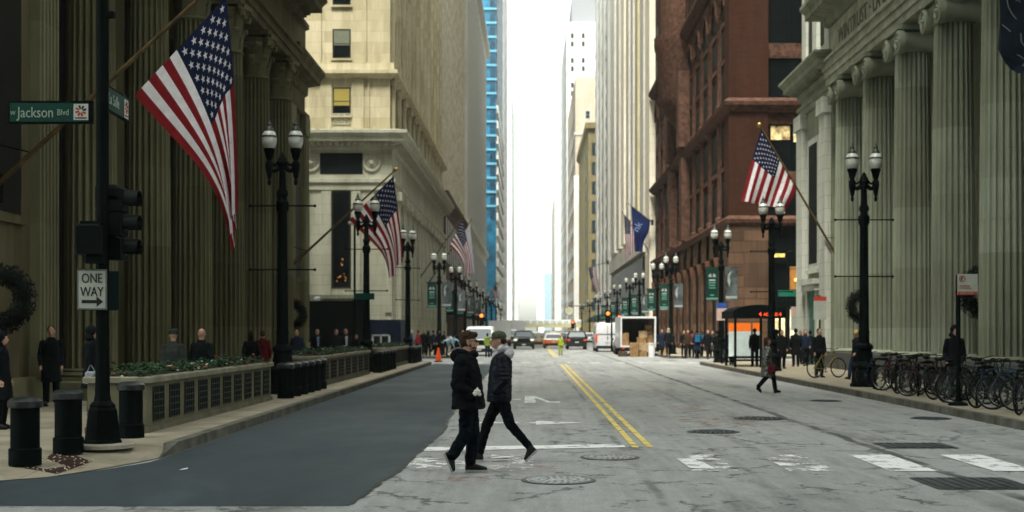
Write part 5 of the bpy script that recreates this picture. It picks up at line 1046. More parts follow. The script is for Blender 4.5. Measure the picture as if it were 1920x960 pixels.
# ================================================================ VEHICLES (front faces -y in local space)
tail = mat('tail_lamp_lit', (.5, .03, .01), .3, emit=(1, .1, .02), es=.35); headl = mat('head_lamp_lit', (.9, .9, .8), .3, emit=(1, .95, .75), es=.5); headu = mat('head_lamp_clear', (.5, .52, .52), .15, spec=.8); amber = mat('amber_lamp_lit', (.8, .3, .02), .3, emit=(1, .4, .03), es=.6)
vglass = mat('car_window_glass', (.04, .055, .06), .08, spec=.9); plast = mat('black_car_plastic', (.012, .013, .013), .6); plate = mat('licence_plate', (.5, .5, .48), .5)
def vehicle(name, label, cat, x, y, W, L, Hh, paint, style, rear=True, lights=None, group='cars driving up the street', low=None):
    """style: suv, sedan, van. Local y=0 is the end nearest the camera."""
    t = thing(name, label, cat, (x, y, 0), 0, group); w = W/2
    def sec(z, a, b, k): return (z, a, b, k)          # height, near y, far y, half width factor
    if style == 'van': prof = [(.32, .02, L-.05, .95), (.7, 0, L, 1), (Hh*.52, .02, L-.1, 1), (Hh*.62, .03, L-.9, .99), (Hh*.93, .08, L-1.4, .93), (Hh, .22, L-1.7, .84)] if rear else [(.32, .05, L-.02, .95), (.7, 0, L, 1), (Hh*.48, .12, L-.02, 1), (Hh*.53, .55, L-.03, .99), (Hh*.93, 1.3, L-.08, .93), (Hh, 1.55, L-.2, .84)]
    elif style == 'suv': prof = [(.3, .08, L-.08, .93), (.5, 0, L, 1), (.85, 0, L-.02, 1), (1.05, .05, L-.1, .98), (1.1, .15, L-1.1, .95), (Hh*.93, .4, L-1.9, .8), (Hh, .65, L-2.3, .7)] if rear else [(.3, .08, L-.08, .93), (.5, 0, L, 1), (.85, .02, L, 1), (1.02, .12, L-.05, .98), (1.1, 1.1, L-.15, .95), (Hh*.93, 1.8, L-.4, .8), (Hh, 2.1, L-.65, .7)]
    else: prof = [(.25, .08, L-.08, .93), (.45, 0, L, 1), (.72, .0, L-.02, 1), (.9, .1, L-.2, .97), (.95, .5, L-1.1, .93), (Hh*.93, 1.05, L-1.9, .78), (Hh, 1.35, L-2.2, .66)]
    b = MB(); rs = []
    for z, a, c, k in prof:
        ww = w*k; r = min(.22, ww*.4); ring = []
        for cx, cy, a0 in ((ww-r, c-r, 0), (-ww+r, c-r, 90), (-ww+r, a+r, 180), (ww-r, a+r, 270)):
            for q in range(5): an = R(a0+22.5*q); ring.append((cx+r*math.cos(an), cy+r*math.sin(an), z))
        rs.append(ring)
    b.rings(rs); b.build('body', paint, t, smooth=True, world=False)
    if low: MB().box(-w*.99, w*.99, -.03, .06, .36, low[0]).build('lower_band', low[1], t, world=False)
    MB().bbox(-w*.93, w*.93, -.07, .25, .28, .52, .04).build('bumper', plast, t, world=False)
    # near screen, lying a little proud of the body between two sections
    i = -2 if style != 'van' else -2
    (za, ya, _, ka), (zb, yb, _, kb) = prof[-3], prof[-2]; g = MB(); m_ = lambda q: q
    k1, k2 = w*ka*.84, w*kb*.84; o1 = .025
    y1, y2 = ya+(yb-ya)*.12-o1, ya+(yb-ya)*.95-o1; z1_, z2_ = za+(zb-za)*.12, za+(zb-za)*.95
    g.add([(-k1, y1, z1_), (k1, y1, z1_), (k2, y2, z2_), (-k2, y2, z2_), (-k1, y1+.04, z1_), (k1, y1+.04, z1_), (k2, y2+.04, z2_), (-k2, y2+.04, z2_)], [(0, 1, 2, 3), (4, 5, 6, 7), (0, 1, 5, 4), (1, 2, 6, 5), (2, 3, 7, 6), (3, 0, 4, 7)])
    if not (style == 'van' and rear): g.build('rear_window' if rear else 'windscreen', vglass, t, world=False)
    for s in (-1, 1):
        q = MB(); xa, xb = w*ka*1.0+.012, w*kb*1.0+.012; fa, fb = prof[-3][2], prof[-2][2]; n0 = ya+.45
        q.add([(s*xa, n0, z1_), (s*xa, fa-.5, z1_), (s*xb, fb-.15, z2_), (s*xb, yb+.25, z2_)], [(0, 1, 2, 3)]); q.build('side_window', vglass, t, world=False, fix=False)
        for wy in (.85, L-.9):
            h = MB(); h.lathe([(.33, -.11), (.345, -.06), (.345, .06), (.33, .11)], seg=22, M=Matrix.Translation((s*(w-.14), wy, .34)) @ Matrix.Rotation(R(90), 4, 'Y')); h = h.build('wheel', rub, t, smooth=True, world=False); MB().lathe([(.2, -.115), (.2, .115)], seg=16, M=Matrix.Translation((s*(w-.14), wy, .34)) @ Matrix.Rotation(R(90), 4, 'Y')).build('rim', chrome, h, world=False)
        zl = {'van': .95, 'suv': .86, 'sedan': .74}[style]; lm = lights or (tail if rear else headl)
        if rear and style == 'van': MB().bbox(s*w*.93-.07, s*w*.93+.07, -.04, .15, .85, 1.45, .02).build('tail_light', lm, t, world=False)
        else:
            k = MB(); k.sph((s*w*.78, .03, zl), (.2 if not rear else .17, .1, .095), 12, 8); k.build('tail_light' if rear else 'headlight', lm, t, smooth=True, world=False)
        MB().bbox(s*(w+.11)-.09, s*(w+.11)+.09, L*.62 if rear else 1.3, (L*.62 if rear else 1.3)+.12, 1.02, 1.2, .03).build('door_mirror', plast, t, world=False)
    if rear:
        MB().box(-.17, .17, -.035, .02, .62 if style != 'van' else .8, .73 if style != 'van' else .92).build('licence_plate', plate, t, world=False)
        if style == 'van': d = MB(); d.box(-.015, .015, -.012, .05, .6, Hh*.9); d.box(-w*.88, w*.88, -.012, .05, Hh*.60, Hh*.61); d.box(-.03, .06, -.05, 0, 1.15, 1.2); d.build('rear_door_seam', plast, t, world=False)
    else:
        gr = MB(); [gr.box(-w*.55, w*.55, -.03, .05, zl-.16+.07*k, zl-.12+.07*k) for k in range(5)]; gr.box(-w*.58, w*.58, -.01, .06, zl-.2, zl+.16); gr.build('grille', plast, t, world=False)
        MB().box(-.17, .17, -.1, -.05, .38, .49).build('licence_plate', plate, t, world=False)
    return t
vw = mat('white_car_paint', (.62, .63, .62), .3, var=.05, coat=.5); vs_ = mat('silver_car_paint', (.50, .51, .52), .35, var=.05, coat=.5); vk = mat('black_car_paint', (.012, .014, .015), .25, var=.05, coat=.6); vo = mat('orange_car_paint', (.55, .12, .02), .35, coat=.4); vg = mat('dark_green_car_paint', (.03, .035, .02), .3, coat=.5); vr = mat('maroon_car_paint', (.12, .02, .02), .3, coat=.5)
vehicle('delivery_van', 'white delivery van facing the camera behind the two walking men', 'van', -3.55, 88, 2.0, 5.4, 2.05, vw, 'van', False, headu)
sv = vehicle('sport_utility_vehicle', 'dark fronted off roader with both headlights lit, centre of the street', 'car', -.65, 121, 2.05, 4.8, 1.78, vg, 'suv', False)
MB().box(-.6, .6, 1.9, 3.6, 1.775, 1.80).build('roof_panel', vw, sv, world=False)
tx_ = vehicle('taxi', 'orange and white taxi seen from behind beside the traffic officer', 'taxi', 2.25, 126, 2.0, 4.7, 1.5, vw, 'sedan', True, low=(.86, vo)); MB().bbox(-.3, .3, 2.1, 2.4, 1.49, 1.66, .02).build('roof_sign', vw, tx_, world=False)
vehicle('sport_utility_vehicle', 'black off roader seen from behind, right of the traffic officer', 'car', 4.3, 119, 1.95, 4.8, 1.75, vk, 'suv', True)
vehicle('sedan', 'small white sedan seen from behind, right of the black off roader', 'car', 7.4, 160, 1.85, 4.6, 1.5, vw, 'sedan', True)
vehicle('delivery_van', 'tall silver van seen from behind, left of the open box truck', 'van', 6.3, 105, 1.95, 5.6, 2.42, vs_, 'van', True)
vehicle('sedan', 'maroon car with an orange light, half hidden behind the box truck', 'car', 7.15, 93.5, 1.8, 4.4, 1.45, vr, 'sedan', True, amber)
vehicle('sedan', 'silver sedan far up the street beside the taxi', 'car', 1.0, 152, 1.85, 4.6, 1.48, vs_, 'sedan', False, headu); vehicle('sport_utility_vehicle', 'white vehicle far up the street behind the off roader', 'car', -2.4, 150, 2.0, 4.8, 1.9, vw, 'suv', False, headu)
vehicle('sedan', 'dark sedan far up the street behind the traffic officer', 'car', 3.6, 158, 1.85, 4.6, 1.48, vk, 'sedan', True); vehicle('sedan', 'farthest pale sedan in the middle lane', 'car', .4, 190, 1.85, 4.6, 1.5, vw, 'sedan', True)
vehicle('taxi', 'brownish gold taxi just left of the orange and white taxi', 'taxi', .9, 138, 1.9, 4.7, 1.5, mat('ochre_car_paint', (.25, .16, .05), .35), 'sedan', True)
far = [(-2.9, 185, 0, 'w'), (-.9, 205, 0, 'k'), (2.6, 178, 1, 'y'), (4.6, 172, 1, 's'), (6.0, 196, 1, 'k'), (-3.6, 215, 0, 's'), (3.2, 225, 1, 'o'), (1.2, 236, 0, 'w'), (5.2, 246, 1, 'w'), (-1.8, 250, 0, 'y'), (4.4, 205, 1, 'y'), (-4.3, 165, 0, 's'), (7.2, 215, 1, 'w')]
pts_ = {'w': vw, 'k': vk, 'y': mat('ochre_car_paint', (0, 0, 0)), 's': vs_, 'o': vo}; wd = {'w': 'white', 'k': 'black', 'y': 'ochre', 's': 'silver', 'o': 'orange'}
for i, (x, y, rr_, c) in enumerate(far): vehicle('sedan' if i % 2 else 'sport_utility_vehicle', ('tiny distant %s car %s, %s from the nearest of the far cars' % (wd[c], 'driving away' if rr_ else 'coming with lit headlights', ('first', 'second', 'third', 'fourth', 'fifth', 'sixth', 'seventh', 'eighth', 'ninth', 'tenth', 'eleventh', 'twelfth', 'thirteenth')[sorted(q[1] for q in far).index(y)])), 'car', x, y, 1.9, 4.6, 1.5 if i % 2 else 1.75, pts_[c], 'sedan' if i % 2 else 'suv', bool(rr_))
def boxtruck(label, x, y, W, L, Hh, m, z0=.75, open_=False):
    t = thing('box_truck', label, 'truck', (x, y, 0), 0, 'trucks standing at the kerbs'); w = W/2; th = .1; b = MB()
    b.box(-w, w, 0, L, z0, z0+.12); b.box(-w, -w+th, 0, L, z0+.12, Hh); b.box(w-th, w, 0, L, z0+.12, Hh); b.box(-w+th, w-th, 0, L, Hh-th*1.3, Hh); b.box(-w+th, w-th, L-.05, L, z0+.12, Hh-th*1.3)
    if not open_: b.box(-w+th, w-th, .02, .06, z0+.12, Hh-th*1.3)
    b.build('cargo_box', m, t, world=False)
    if open_: MB().box(-w+th+.01, w-th-.01, L-.08, L-.055, z0+.13, Hh-.15).build('inner_lining', mat('dark_truck_lining', (.05, .05, .045), .8), t, world=False)
    MB().bbox(-w*.9, w*.9, L+.1, L+1.9, .5, 2.1, .15).build('cab', m, t, world=False)
    MB().box(-w*.96, w*.96, -.12, .1, .45, .6).build('bumper', plast, t, world=False)
    for s in (-1, 1):
        for wy in (1.1, L+1.0): MB().lathe([(.40, -.14), (.42, -.08), (.42, .08), (.40, .14)], seg=22, M=Matrix.Translation((s*(w-.2), wy, .42)) @ Matrix.Rotation(R(90), 4, 'Y')).build('wheel', rub, t, smooth=True, world=False)
        MB().box(s*w*.85-.08, s*w*.85+.08, -.14, -.1, .5, .58).build('tail_light', tail, t, world=False)
    return t
boxtruck('open backed white box truck full of cartons at the right kerb', 7.33, 87.2, 2.42, 5.5, 2.72, vw, .62, True)
boxtruck('white box truck far up the left lane, behind the white delivery van', -3.4, 140, 2.4, 6, 2.85, vw); boxtruck('second distant white truck, just right of the one behind the delivery van', -1.9, 172, 2.3, 6, 3.0, vw)
card = mat('brown_cardboard', (.27, .16, .07), .8, var=.25, scale=4); card2 = mat('pale_cardboard', (.38, .27, .15), .8, var=.2, scale=4)
labs = []
def carton(x, y, z, w, d, h, label, m=card, rz=0):
    t = thing('carton', label, 'box', (x, y, z), rz, 'cartons around the open truck'); MB().bbox(-w/2, w/2, -d/2, d/2, 0, h, .012).build('box', m, t, world=False); MB().box(-.03, .03, -d/2-.003, d/2+.003, h-.08, h+.003).build('tape', card2 if m is card else card, t, world=False)
carton(6.9, 85.6, 0, .55, .5, .95, 'tall brown carton on the road, left of the white bin'); carton(7.5, 86.0, 0, .6, .5, .42, 'brown carton on the road between the tall carton and white bin'); carton(7.55, 86.0, .42, .62, .5, .48, 'brown carton lying on top of another, left of the white bin', card2, R(8))
carton(6.45, 87.6, .74, .5, .5, .85, 'tall narrow carton inside the truck at its left wall'); carton(7.6, 88, .74, .6, .5, .55, 'lowest carton inside the truck, middle'); carton(7.7, 88, 1.29, .55, .5, .45, 'middle carton of the stack inside the truck', card2); carton(8.1, 88.2, 1.74, .5, .5, .4, 'topmost carton near the right wall inside the truck'); carton(8.15, 88.2, .74, .5, .5, .98, 'large carton under the topmost one inside the truck')
carton(8.95, 85.9, .15, .6, .5, .28, 'flat carton on the sidewalk right of the white bin', card2); carton(6.2, 86.3, 0, .6, .5, .35, 'dark low carton behind the truck bumper at its left corner', mat('dark_cardboard', (.06, .045, .03), .8)); carton(9.1, 86.3, .15, .5, .5, .5, 'brown carton on the sidewalk near the person in the beige hood')
t = thing('waste_bin', 'white round waste bin standing behind the open truck', 'bin', (8.05, 85.2, 0)); MB().lathe([(.2, 0), (.24, .85), (.27, .86), (.27, .92), (.24, .93)], seg=18).build('bin_body', vw, t, smooth=True, world=False)
# green awnings along the far right, distant signals
for i in range(9):
    y = 150+13*i; t = thing('awning', ('nearest', 'second', 'third', 'fourth', 'fifth', 'sixth', 'seventh', 'eighth', 'farthest')[i]+' green awning over the distant shopfronts on the right', 'awning', (12.2, y, 3.6), 0, 'green awnings on the right side'); b = MB(); b.prism([(13.2, 5.0), (11.4, 3.9), (11.4, 3.5), (13.2, 3.5)], 'y', y, y+9); b.build('canopy', grn, t); MB().box(11.38, 11.4, y+1, y+8, 3.6, 3.85).build('valance_print', grl, t)
for i in range(6):
    y = 140+18*i; t = thing('awning', ('nearest', 'second', 'third', 'fourth', 'fifth', 'farthest')[i]+' dark awning over the distant shopfronts on the left', 'awning', (-8.8, y, 3.6), 0, 'dark awnings on the left side'); MB().prism([(-9.5, 4.8), (-8.2, 3.9), (-8.2, 3.5), (-9.5, 3.5)], 'y', y, y+11).build('canopy', iron, t)
for px, py, Z, c, lab in ((903, 592, 100, 'r', 'distant traffic signal lit orange above the delivery van'), (1140, 588, 100, 'r', 'distant traffic signal lit orange above the silver van'), (1074, 604, 150, 'r', 'small distant traffic signal with a red light above the black off roader'), (1161, 594, 130, 'r', 'small distant traffic signal lit red above the maroon car')):
    p = P(px, py, Z); t = thing('traffic_signal', lab, 'traffic signal', (p.x, Z, 0), 0, 'distant traffic signals'); b = MB(); b.bbox(p.x-.2, p.x+.2, Z-.1, Z+.15, p.z-.75, p.z+.25, .03); b.build('signal_head', hous, t); MB().sph((p.x, Z-.12, p.z), (.14, .05, .14)).build('lit_lens', mat('signal_lamp_lit', (1, .2, .05), .4, emit=(1, .16, .02), es=2.5), t)
    pl = 1 if p.x > 0 else -1; MB().lathe([(.08, .15), (.06, p.z)], p.x+pl*.3, Z+.2, 8).build('post', iron, t)
t = thing('street_clock', 'round pale street clock high on the far right side', 'clock', tuple(P(1067, 583, 170))); p = P(1067, 583, 170); MB().lathe([(.62, -.15), (.62, .15)], seg=24, M=Matrix.Translation(p) @ Matrix.Rotation(R(90), 4, 'X')).build('clock_rim', iron, t); MB().lathe([(.56, -.17), (.56, .17)], seg=24, M=Matrix.Translation(p) @ Matrix.Rotation(R(90), 4, 'X')).build('dial', mat('warm_dial', (.7, .68, .5), .5, emit=(1, .95, .6), es=.1), t); MB().box(p.x, 13, 169.95, 170.05, p.z+.6, p.z+.7).build('arm', iron, t)
t = thing('small_camera', 'white dome camera on the cream bank wall above the fence', 'camera', tuple(P(595, 559, 88))); MB().sph(P(595, 561, 88), (.22, .2, .2)).build('dome', mat('white_dome', (.6, .62, .6), .4), t)
# ================================================================ PEOPLE
def blob(name, els, vox, mats, disp=0, dscale=.12, smooth=2, seed=0):
    b = MB()
    for e in els:
        k = e[0]
        if k == 'cap':
            p, q, r0, r1 = Vector(e[1]), Vector(e[2]), e[3], e[4]; n = 5; b.tube([p.lerp(q, i/n) for i in range(n+1)], [r0+(r1-r0)*i/n for i in range(n+1)], 14); b.sph(p, r0, 12, 8); b.sph(q, r1, 12, 8)
        elif k == 'ell': b.sph((0, 0, 0), e[2], 16, 12, M=Matrix.Translation(e[1]) @ (Matrix.Rotation(e[3], 4, 'Y') if len(e) > 3 else Matrix()))
        elif k == 'loft': b.rings([[(cx+rx*math.copysign(abs(math.cos(a))**.85, math.cos(a)), cy+ry*math.copysign(abs(math.sin(a))**.85, math.sin(a)), z) for a in [2*math.pi*i/28 for i in range(28)]] for cx, cy, z, rx, ry in e[1]])
        elif k == 'foot':
            p, q, w, h = Vector(e[1]), Vector(e[2]), e[3], e[4]; d = (q-p); n = 8; up = Vector((0, 0, 1))
            if d.length: sd_ = Vector((0, 1, 0)) if abs(d.normalized().y) < .8 else Vector((1, 0, 0)); up = d.cross(sd_).normalized(); up = up if up.z > 0 else -up; sd_ = up.cross(d).normalized()
            prof = ((0, .55, .5), (.05, .85, .95), (.2, .95, 1.15), (.38, .88, 1.0), (.55, .95, .75), (.75, 1.05, .55), (.92, .85, .42), (1, .45, .3))
            b.rings([[p+d*t_+sd_*(w*ww*math.cos(a))+up*(h*.5*hh*(math.sin(a))+h*.5*hh) for a in [2*math.pi*i/14 for i in range(14)]] for t_, ww, hh in prof])
    o = b.build(name, mats, None, world=False)
    if vox:
        md = o.modifiers.new('r', 'REMESH'); md.mode = 'VOXEL'; md.voxel_size = vox; md.use_smooth_shade = True
        if smooth: s = o.modifiers.new('s', 'SMOOTH'); s.factor = .5; s.iterations = smooth
        if disp:
            tx = bpy.data.textures.new('cloth_folds', 'CLOUDS'); tx.noise_scale = dscale; tx.noise_depth = 2
            d = o.modifiers.new('d', 'DISPLACE'); d.texture = tx; d.strength = disp; d.mid_level = .5; d.texture_coords = 'LOCAL'
        dg = bpy.context.evaluated_depsgraph_get(); me = bpy.data.meshes.new_from_object(o.evaluated_get(dg)); old = o.data; o.modifiers.clear(); o.data = me; bpy.data.meshes.remove(old)
        me.name = name; me.materials.clear(); me.materials.append(mats if not isinstance(mats, list) else mats[0])
        me.polygons.foreach_set('use_smooth', [True]*len(me.polygons))
    return o
skin = mat('skin', (.42, .24, .17), .55, var=.15, scale=8, obj=True); skin_d = mat('dark_skin', (.12, .06, .04), .55, var=.15, scale=8, obj=True)
def hand(els, wrist, d, side_v, curl=.5, s=1.):
    """palm, four curled fingers of unequal length and a thumb; d = direction fingers point, side_v = towards the thumb"""
    w = Vector(wrist); d = Vector(d).normalized(); t = Vector(side_v).normalized(); n = d.cross(t).normalized()
    pc = w+d*.05*s; els.append(('cap', w, w+d*.075*s, .026*s, .034*s)); 
    for i, L in enumerate((.068, .078, .072, .056)):
        off = t*(.030-.02*i)*s; a = w+d*.085*s+off; p1 = a+d*L*.45*s+n*(.012*curl)*s; p2 = p1+(d*(1-curl)+n*curl)*L*.33*s; p3 = p2+(d*(.6-curl)+n*(curl+.3))*L*.25*s
        els += [('cap', a, p1, .0095*s, .009*s), ('cap', p1, p2, .009*s, .008*s), ('cap', p2, p3, .008*s, .007*s)]
    b = w+d*.03*s+t*.025*s; c = b+(t*.7+d*.8+n*.3).normalized()*.045*s; els += [('cap', b, c, .012*s, .0105*s), ('cap', c, c+(d+n*.6).normalized()*.03*s, .0105*s, .009*s)]
def head_els(c, f=1, tilt=0, s=1.):
    """c centre of the cranium; faces +x when f=1"""
    x, y, z = c; E = []
    E.append(('ell', (x-.012*f, y, z+.012), (.097*s, .077*s, .100*s))); E.append(('ell', (x+.022*f, y, z-.045), (.072*s, .060*s, .078*s))); E.append(('ell', (x+.048*f, y, z-.088), (.038*s, .038*s, .028*s)))
    E.append(('cap', (x+.082*f, y, z-.002), (x+.110*f, y, z-.042), .009*s, .014*s)); E.append(('ell', (x+.086*f, y, z-.066), (.016*s, .025*s, .009*s))); E.append(('ell', (x+.082*f, y, z-.080), (.015*s, .023*s, .009*s)))
    E.append(('ell', (x+.076*f, y, z+.018), (.018*s, .05*s, .012*s)))
    for q in (-1, 1): E.append(('ell', (x-.012*f, y+q*.078*s, z-.022), (.019*s, .009*s, .032*s))); E.append(('ell', (x+.076*f, y+q*.03*s, z-.006), (.013*s, .014*s, .010*s))); E.append(('ell', (x+.055*f, y+q*.04*s, z-.04), (.025*s, .022*s, .022*s)))
    return E
def body_els(J, f, hands=True, s=1., tuck=0):
    E = []; nk = Vector(J['neck']); hd = Vector(J['head']); pv = (Vector(J['hipL'])+Vector(J['hipR']))/2; ch = nk.lerp(pv, .32)
    E += head_els(hd, f, s=s); E.append(('cap', nk+Vector((0, 0, -.06)), hd+Vector((-.02*f, 0, -.06)), .062, .054))
    E.append(('ell', ch, (.115, .16, .2))); E.append(('ell', ch.lerp(pv, .55), (.10, .13, .16))); E.append(('ell', pv, (.11, .15, .12)))
    for S_ in 'LR':
        sh, el, wr, hp, kn, an, to = (Vector(J[k+S_]) for k in ('sh', 'el', 'wr', 'hip', 'kn', 'an', 'toe'))
        E += [('cap', nk+Vector((0, 0, -.08)), sh, .055, .055), ('cap', sh, el, .05, .040), ('cap', el, wr, .040, .026), ('cap', hp, kn, .082, .055), ('cap', kn, an, .055, .038), ('cap', an, an.lerp(to+Vector((0, 0, .03)), .5), .034, .026), ('cap', pv, hp, .09, .085)]
        if hands:
            d = (wr-el).normalized()*.5+Vector((.25*f, 0, -.6))
            if tuck: d = Vector((.15*f, -math.copysign(.9, wr.y), -.5))
            hand(E, wr, d, Vector((f, 0, .2)), .55)
    return E
def trousers_els(J, r=(.105, .078, .066), flare=0):
    E = []; pv = (Vector(J['hipL'])+Vector(J['hipR']))/2; E.append(('loft', [(pv.x, pv.y, pv.z-.08, .13, .17), (pv.x, pv.y, pv.z+.02, .135, .175), (pv.x, pv.y, pv.z+.12, .12, .16)]))
    for S_ in 'LR':
        hp, kn, an, to = (Vector(J[k+S_]) for k in ('hip', 'kn', 'an', 'toe')); f_ = (to-an); E += [('cap', hp, kn, r[0], r[1]), ('cap', kn, an+(kn-an).normalized()*.02, r[1], r[2]), ('cap', pv, hp, .12, r[0])]
    return E
def shoe(J, S_, f, voxel=.009, name='shoe', mats=None, s=1.):
    an, to = Vector(J['an'+S_]), Vector(J['toe'+S_]); he = Vector(J['heel'+S_]) if 'heel'+S_ in J else Vector((an.x-.06*f, an.y, to.z)); d = (to-he).normalized()
    up = d.cross(Vector((0, 1, 0))).normalized(); up = up if up.z > 0 else -up
    o = blob(name, [('foot', he+up*.015, to+up*.015, .046*s, .105*s), ('cap', an, he+d*.07+up*.06, .048*s, .045*s)], voxel, mats or mat('black_shoe', (.012, .013, .014), .5))
    sb = MB(); sd_ = Vector((0, 1, 0)); prof = ((-.01, .6), (.03, .9), (.25, 1), (.5, .85), (.75, 1.1), (.93, .9), (1.02, .4)); pts = [he+(to-he)*t_ for t_, _ in prof]; W_ = [.05*w*s for _, w in prof]
    ring = [p+sd_*w for p, w in zip(pts, W_)]+[p-sd_*w for p, w in list(zip(pts, W_))[::-1]]; sb.rings([[q-up*.003 for q in ring], [q+up*.022 for q in ring]]); sole = sb.build('sole', mat('pale_rubber_sole', (.32, .32, .30), .7), None, world=False)
    return o, sole
def assemble(label, J, f, loc, rz, parts, scale=1., group=None, name='person'):
    t = thing(name, label, 'person', loc, rz, group); t.scale = (scale,)*3
    for p in parts:
        if isinstance(p, tuple): a, b_ = p; a.parent = t; b_.parent = a
        else: p.parent = t
    return t
# ---- the two men crossing (joint positions read in metres from each man's own feet)
# man 1: faces +x, right side towards the camera (-y)
z15 = 15.75
J1 = dict(head=(-.015, 0, 1.618), neck=(-.065, 0, 1.45), shR=(-.10, -.185, 1.37), shL=(-.07, .185, 1.37), elR=(-.16, -.25, 1.08), elL=(-.08, .24, 1.08), wrR=(.02, -.215, .97), wrL=(.05, .19, .955),
    hipR=(-.04, -.09, .90), hipL=(-.02, .09, .90), knR=(-.055, -.09, .48), anR=(-.225, -.09, .20), toeR=(-.225, -.09, .01), heelR=(-.325, -.09, .24), knL=(.035, .09, .47), anL=(-.01, .09, .10), toeL=(.205, .09, .0), heelL=(-.07, .09, .0))
# front foot flat: right leg (nearer camera) is the one with the toe trailing
denim = mat('dark_indigo_denim', (.003, .007, .010), .9, spec=.06, var=.35, scale=14, obj=True, bump=.3, bscale=200); coatm = mat('black_coat_cloth', (.003, .005, .006), .9, spec=.06, var=.3, scale=10, obj=True, bump=.25, bscale=90); hairb = mat('brown_hair', (.06, .032, .018), .8, var=.5, scale=60, obj=True, bump=.8, bscale=120)
coat1 = [('loft', [(-.02, 0, .785, .205, .235), (-.02, 0, .83, .205, .235), (-.03, 0, 1.0, .185, .225), (-.035, 0, 1.18, .17, .225), (-.05, 0, 1.33, .15, .215), (-.06, 0, 1.41, .125, .18), (-.06, 0, 1.46, .09, .10)]),
    ('cap', (-.10, -.185, 1.37), (-.16, -.25, 1.08), .085, .072), ('cap', (-.16, -.25, 1.08), (.03, -.225, .955), .072, .066), ('cap', (-.07, .185, 1.37), (-.08, .24, 1.08), .085, .07), ('cap', (-.08, .24, 1.08), (.06, .195, .945), .07, .066),
    ('ell', (-.155, 0, 1.43), (.095, .15, .085), .3), ('ell', (-.11, 0, 1.475), (.11, .13, .045), .3), ('ell', (.0, 0, 1.44), (.10, .10, .05), -.2)]
els = body_els(J1, 1, tuck=1)
b_1 = blob('body', els, .0075, skin, smooth=1)
c_1 = blob('coat', coat1, .010, mat('hero_black_coat', (.0035, .005, .0065), .85, spec=.08, var=.4, scale=7, obj=True, bump=.4, bscale=60), .042, .075)
t_1 = blob('trousers', trousers_els(J1, (.104, .080, .070)), .010, denim, .030, .05)
hr = blob('hair', [('ell', (-.035, 0, 1.660), (.102, .084, .080)), ('ell', (-.055, 0, 1.615), (.078, .081, .085)), ('ell', (.035, 0, 1.695), (.055, .06, .035)), ('ell', (.055, .01, 1.70), (.03, .04, .022))], .008, hairb, .03, .03, smooth=0)
bd = blob('beard', [('ell', (.028, 0, 1.535), (.046, .054, .022)), ('ell', (.005, 0, 1.56), (.03, .066, .035)), ('ell', (.042, 0, 1.53), (.038, .036, .02)), ('ell', (.072, 0, 1.560), (.012, .024, .006))], .006, mat('reddish_beard', (.10, .05, .03), .85, var=.4, scale=60, obj=True), .004, .02)
g = MB()
for s_ in (-1, 1): g.sph((.078, s_*.034, 1.612), (.012, .027, .019), 12, 8); g.tube([(.075, s_*.06, 1.617), (.03, s_*.079, 1.617), (-.02, s_*.083, 1.612)], .0035, 5)
g.tube([(.088, -.02, 1.615), (.09, 0, 1.617), (.088, .02, 1.615)], .003, 5); gl = g.build('sunglasses', mat('black_sunglasses', (.006, .006, .007), .15), None, smooth=True, world=False)
trim = MB(); rn = random.Random(3)
for k in range(60):
    a = k/59; x = -.26+.2*a; z = 1.47+.05*math.sin(a*2.6); trim.tube([(x, -.13+.1*a, z), (x+rn.uniform(-.01, .01), -.14+.1*a, z+.018)], .0035, 3)
tr = trim.build('hood_trim', mat('pale_hood_trim', (.30, .32, .31), .9), None, world=False)
tis = blob('paper_wrapper', [('ell', (.095, -.275, 1.0), (.045, .03, .035)), ('ell', (.07, -.28, .98), (.03, .03, .028)), ('ell', (.12, -.268, .972), (.028, .03, .022)), ('cap', (.09, -.268, 1.0), (.10, -.268, 1.045), .02, .012)], .006, mat('crumpled_white_paper', (.55, .53, .47), .8), .02, .03, 0)
p1 = assemble('bearded man in sunglasses and a black hooded coat crossing towards the right', J1, 1, (GX(882, z15), z15, .008), 0, [b_1, c_1, t_1, hr, bd, gl, tr, shoe(J1, 'R', 1, .008), shoe(J1, 'L', 1, .008)])
tis.parent = p1; tis.name = 'crumpled_paper'
# move the near hand so it closes round the paper: its wrist sits at the cuff by the pocket
# man 2: faces -x, left side towards the camera (-y)
z17 = 17.0
J2 = dict(head=(-.005, 0, 1.622), neck=(.045, 0, 1.46), shL=(.05, -.17, 1.37), shR=(.05, .17, 1.37), elL=(.10, -.235, 1.09), elR=(.09, .22, 1.09), wrL=(-.02, -.185, .975), wrR=(-.01, .18, .965),
    hipL=(.03, -.085, .88), hipR=(.02, .085, .88), knL=(.155, -.085, .50), anL=(.415, -.085, .205), toeL=(.365, -.085, .01), heelL=(.515, -.085, .16), knR=(-.165, .085, .47), anR=(-.27, .085, .11), toeR=(-.385, .085, .0), heelR=(-.205, .085, .0))
J2['toeR'] = (-.40, .085, .0); J2['anR'] = (-.255, .085, .105)
puff = mat('navy_puffer_nylon', (.0035, .006, .011), .5, spec=.12, var=.2, scale=8, obj=True); jean2 = mat('black_slim_denim', (.003, .005, .006), .9, spec=.06, var=.3, scale=14, obj=True, bump=.3, bscale=200)
jk = [('loft', [(.0, 0, .80, .155, .185), (.01, 0, .84, .165, .20), (.01, 0, 1.0, .155, .20), (.02, 0, 1.2, .15, .205), (.035, 0, 1.34, .135, .195), (.04, 0, 1.42, .11, .15), (.04, 0, 1.46, .09, .10)]),
    ('cap', (.05, -.17, 1.37), (.10, -.235, 1.09), .08, .066), ('cap', (.10, -.235, 1.09), (-.03, -.195, .965), .066, .060), ('cap', (.05, .17, 1.37), (.09, .22, 1.09), .08, .066), ('cap', (.09, .22, 1.09), (-.02, .185, .955), .066, .060)]
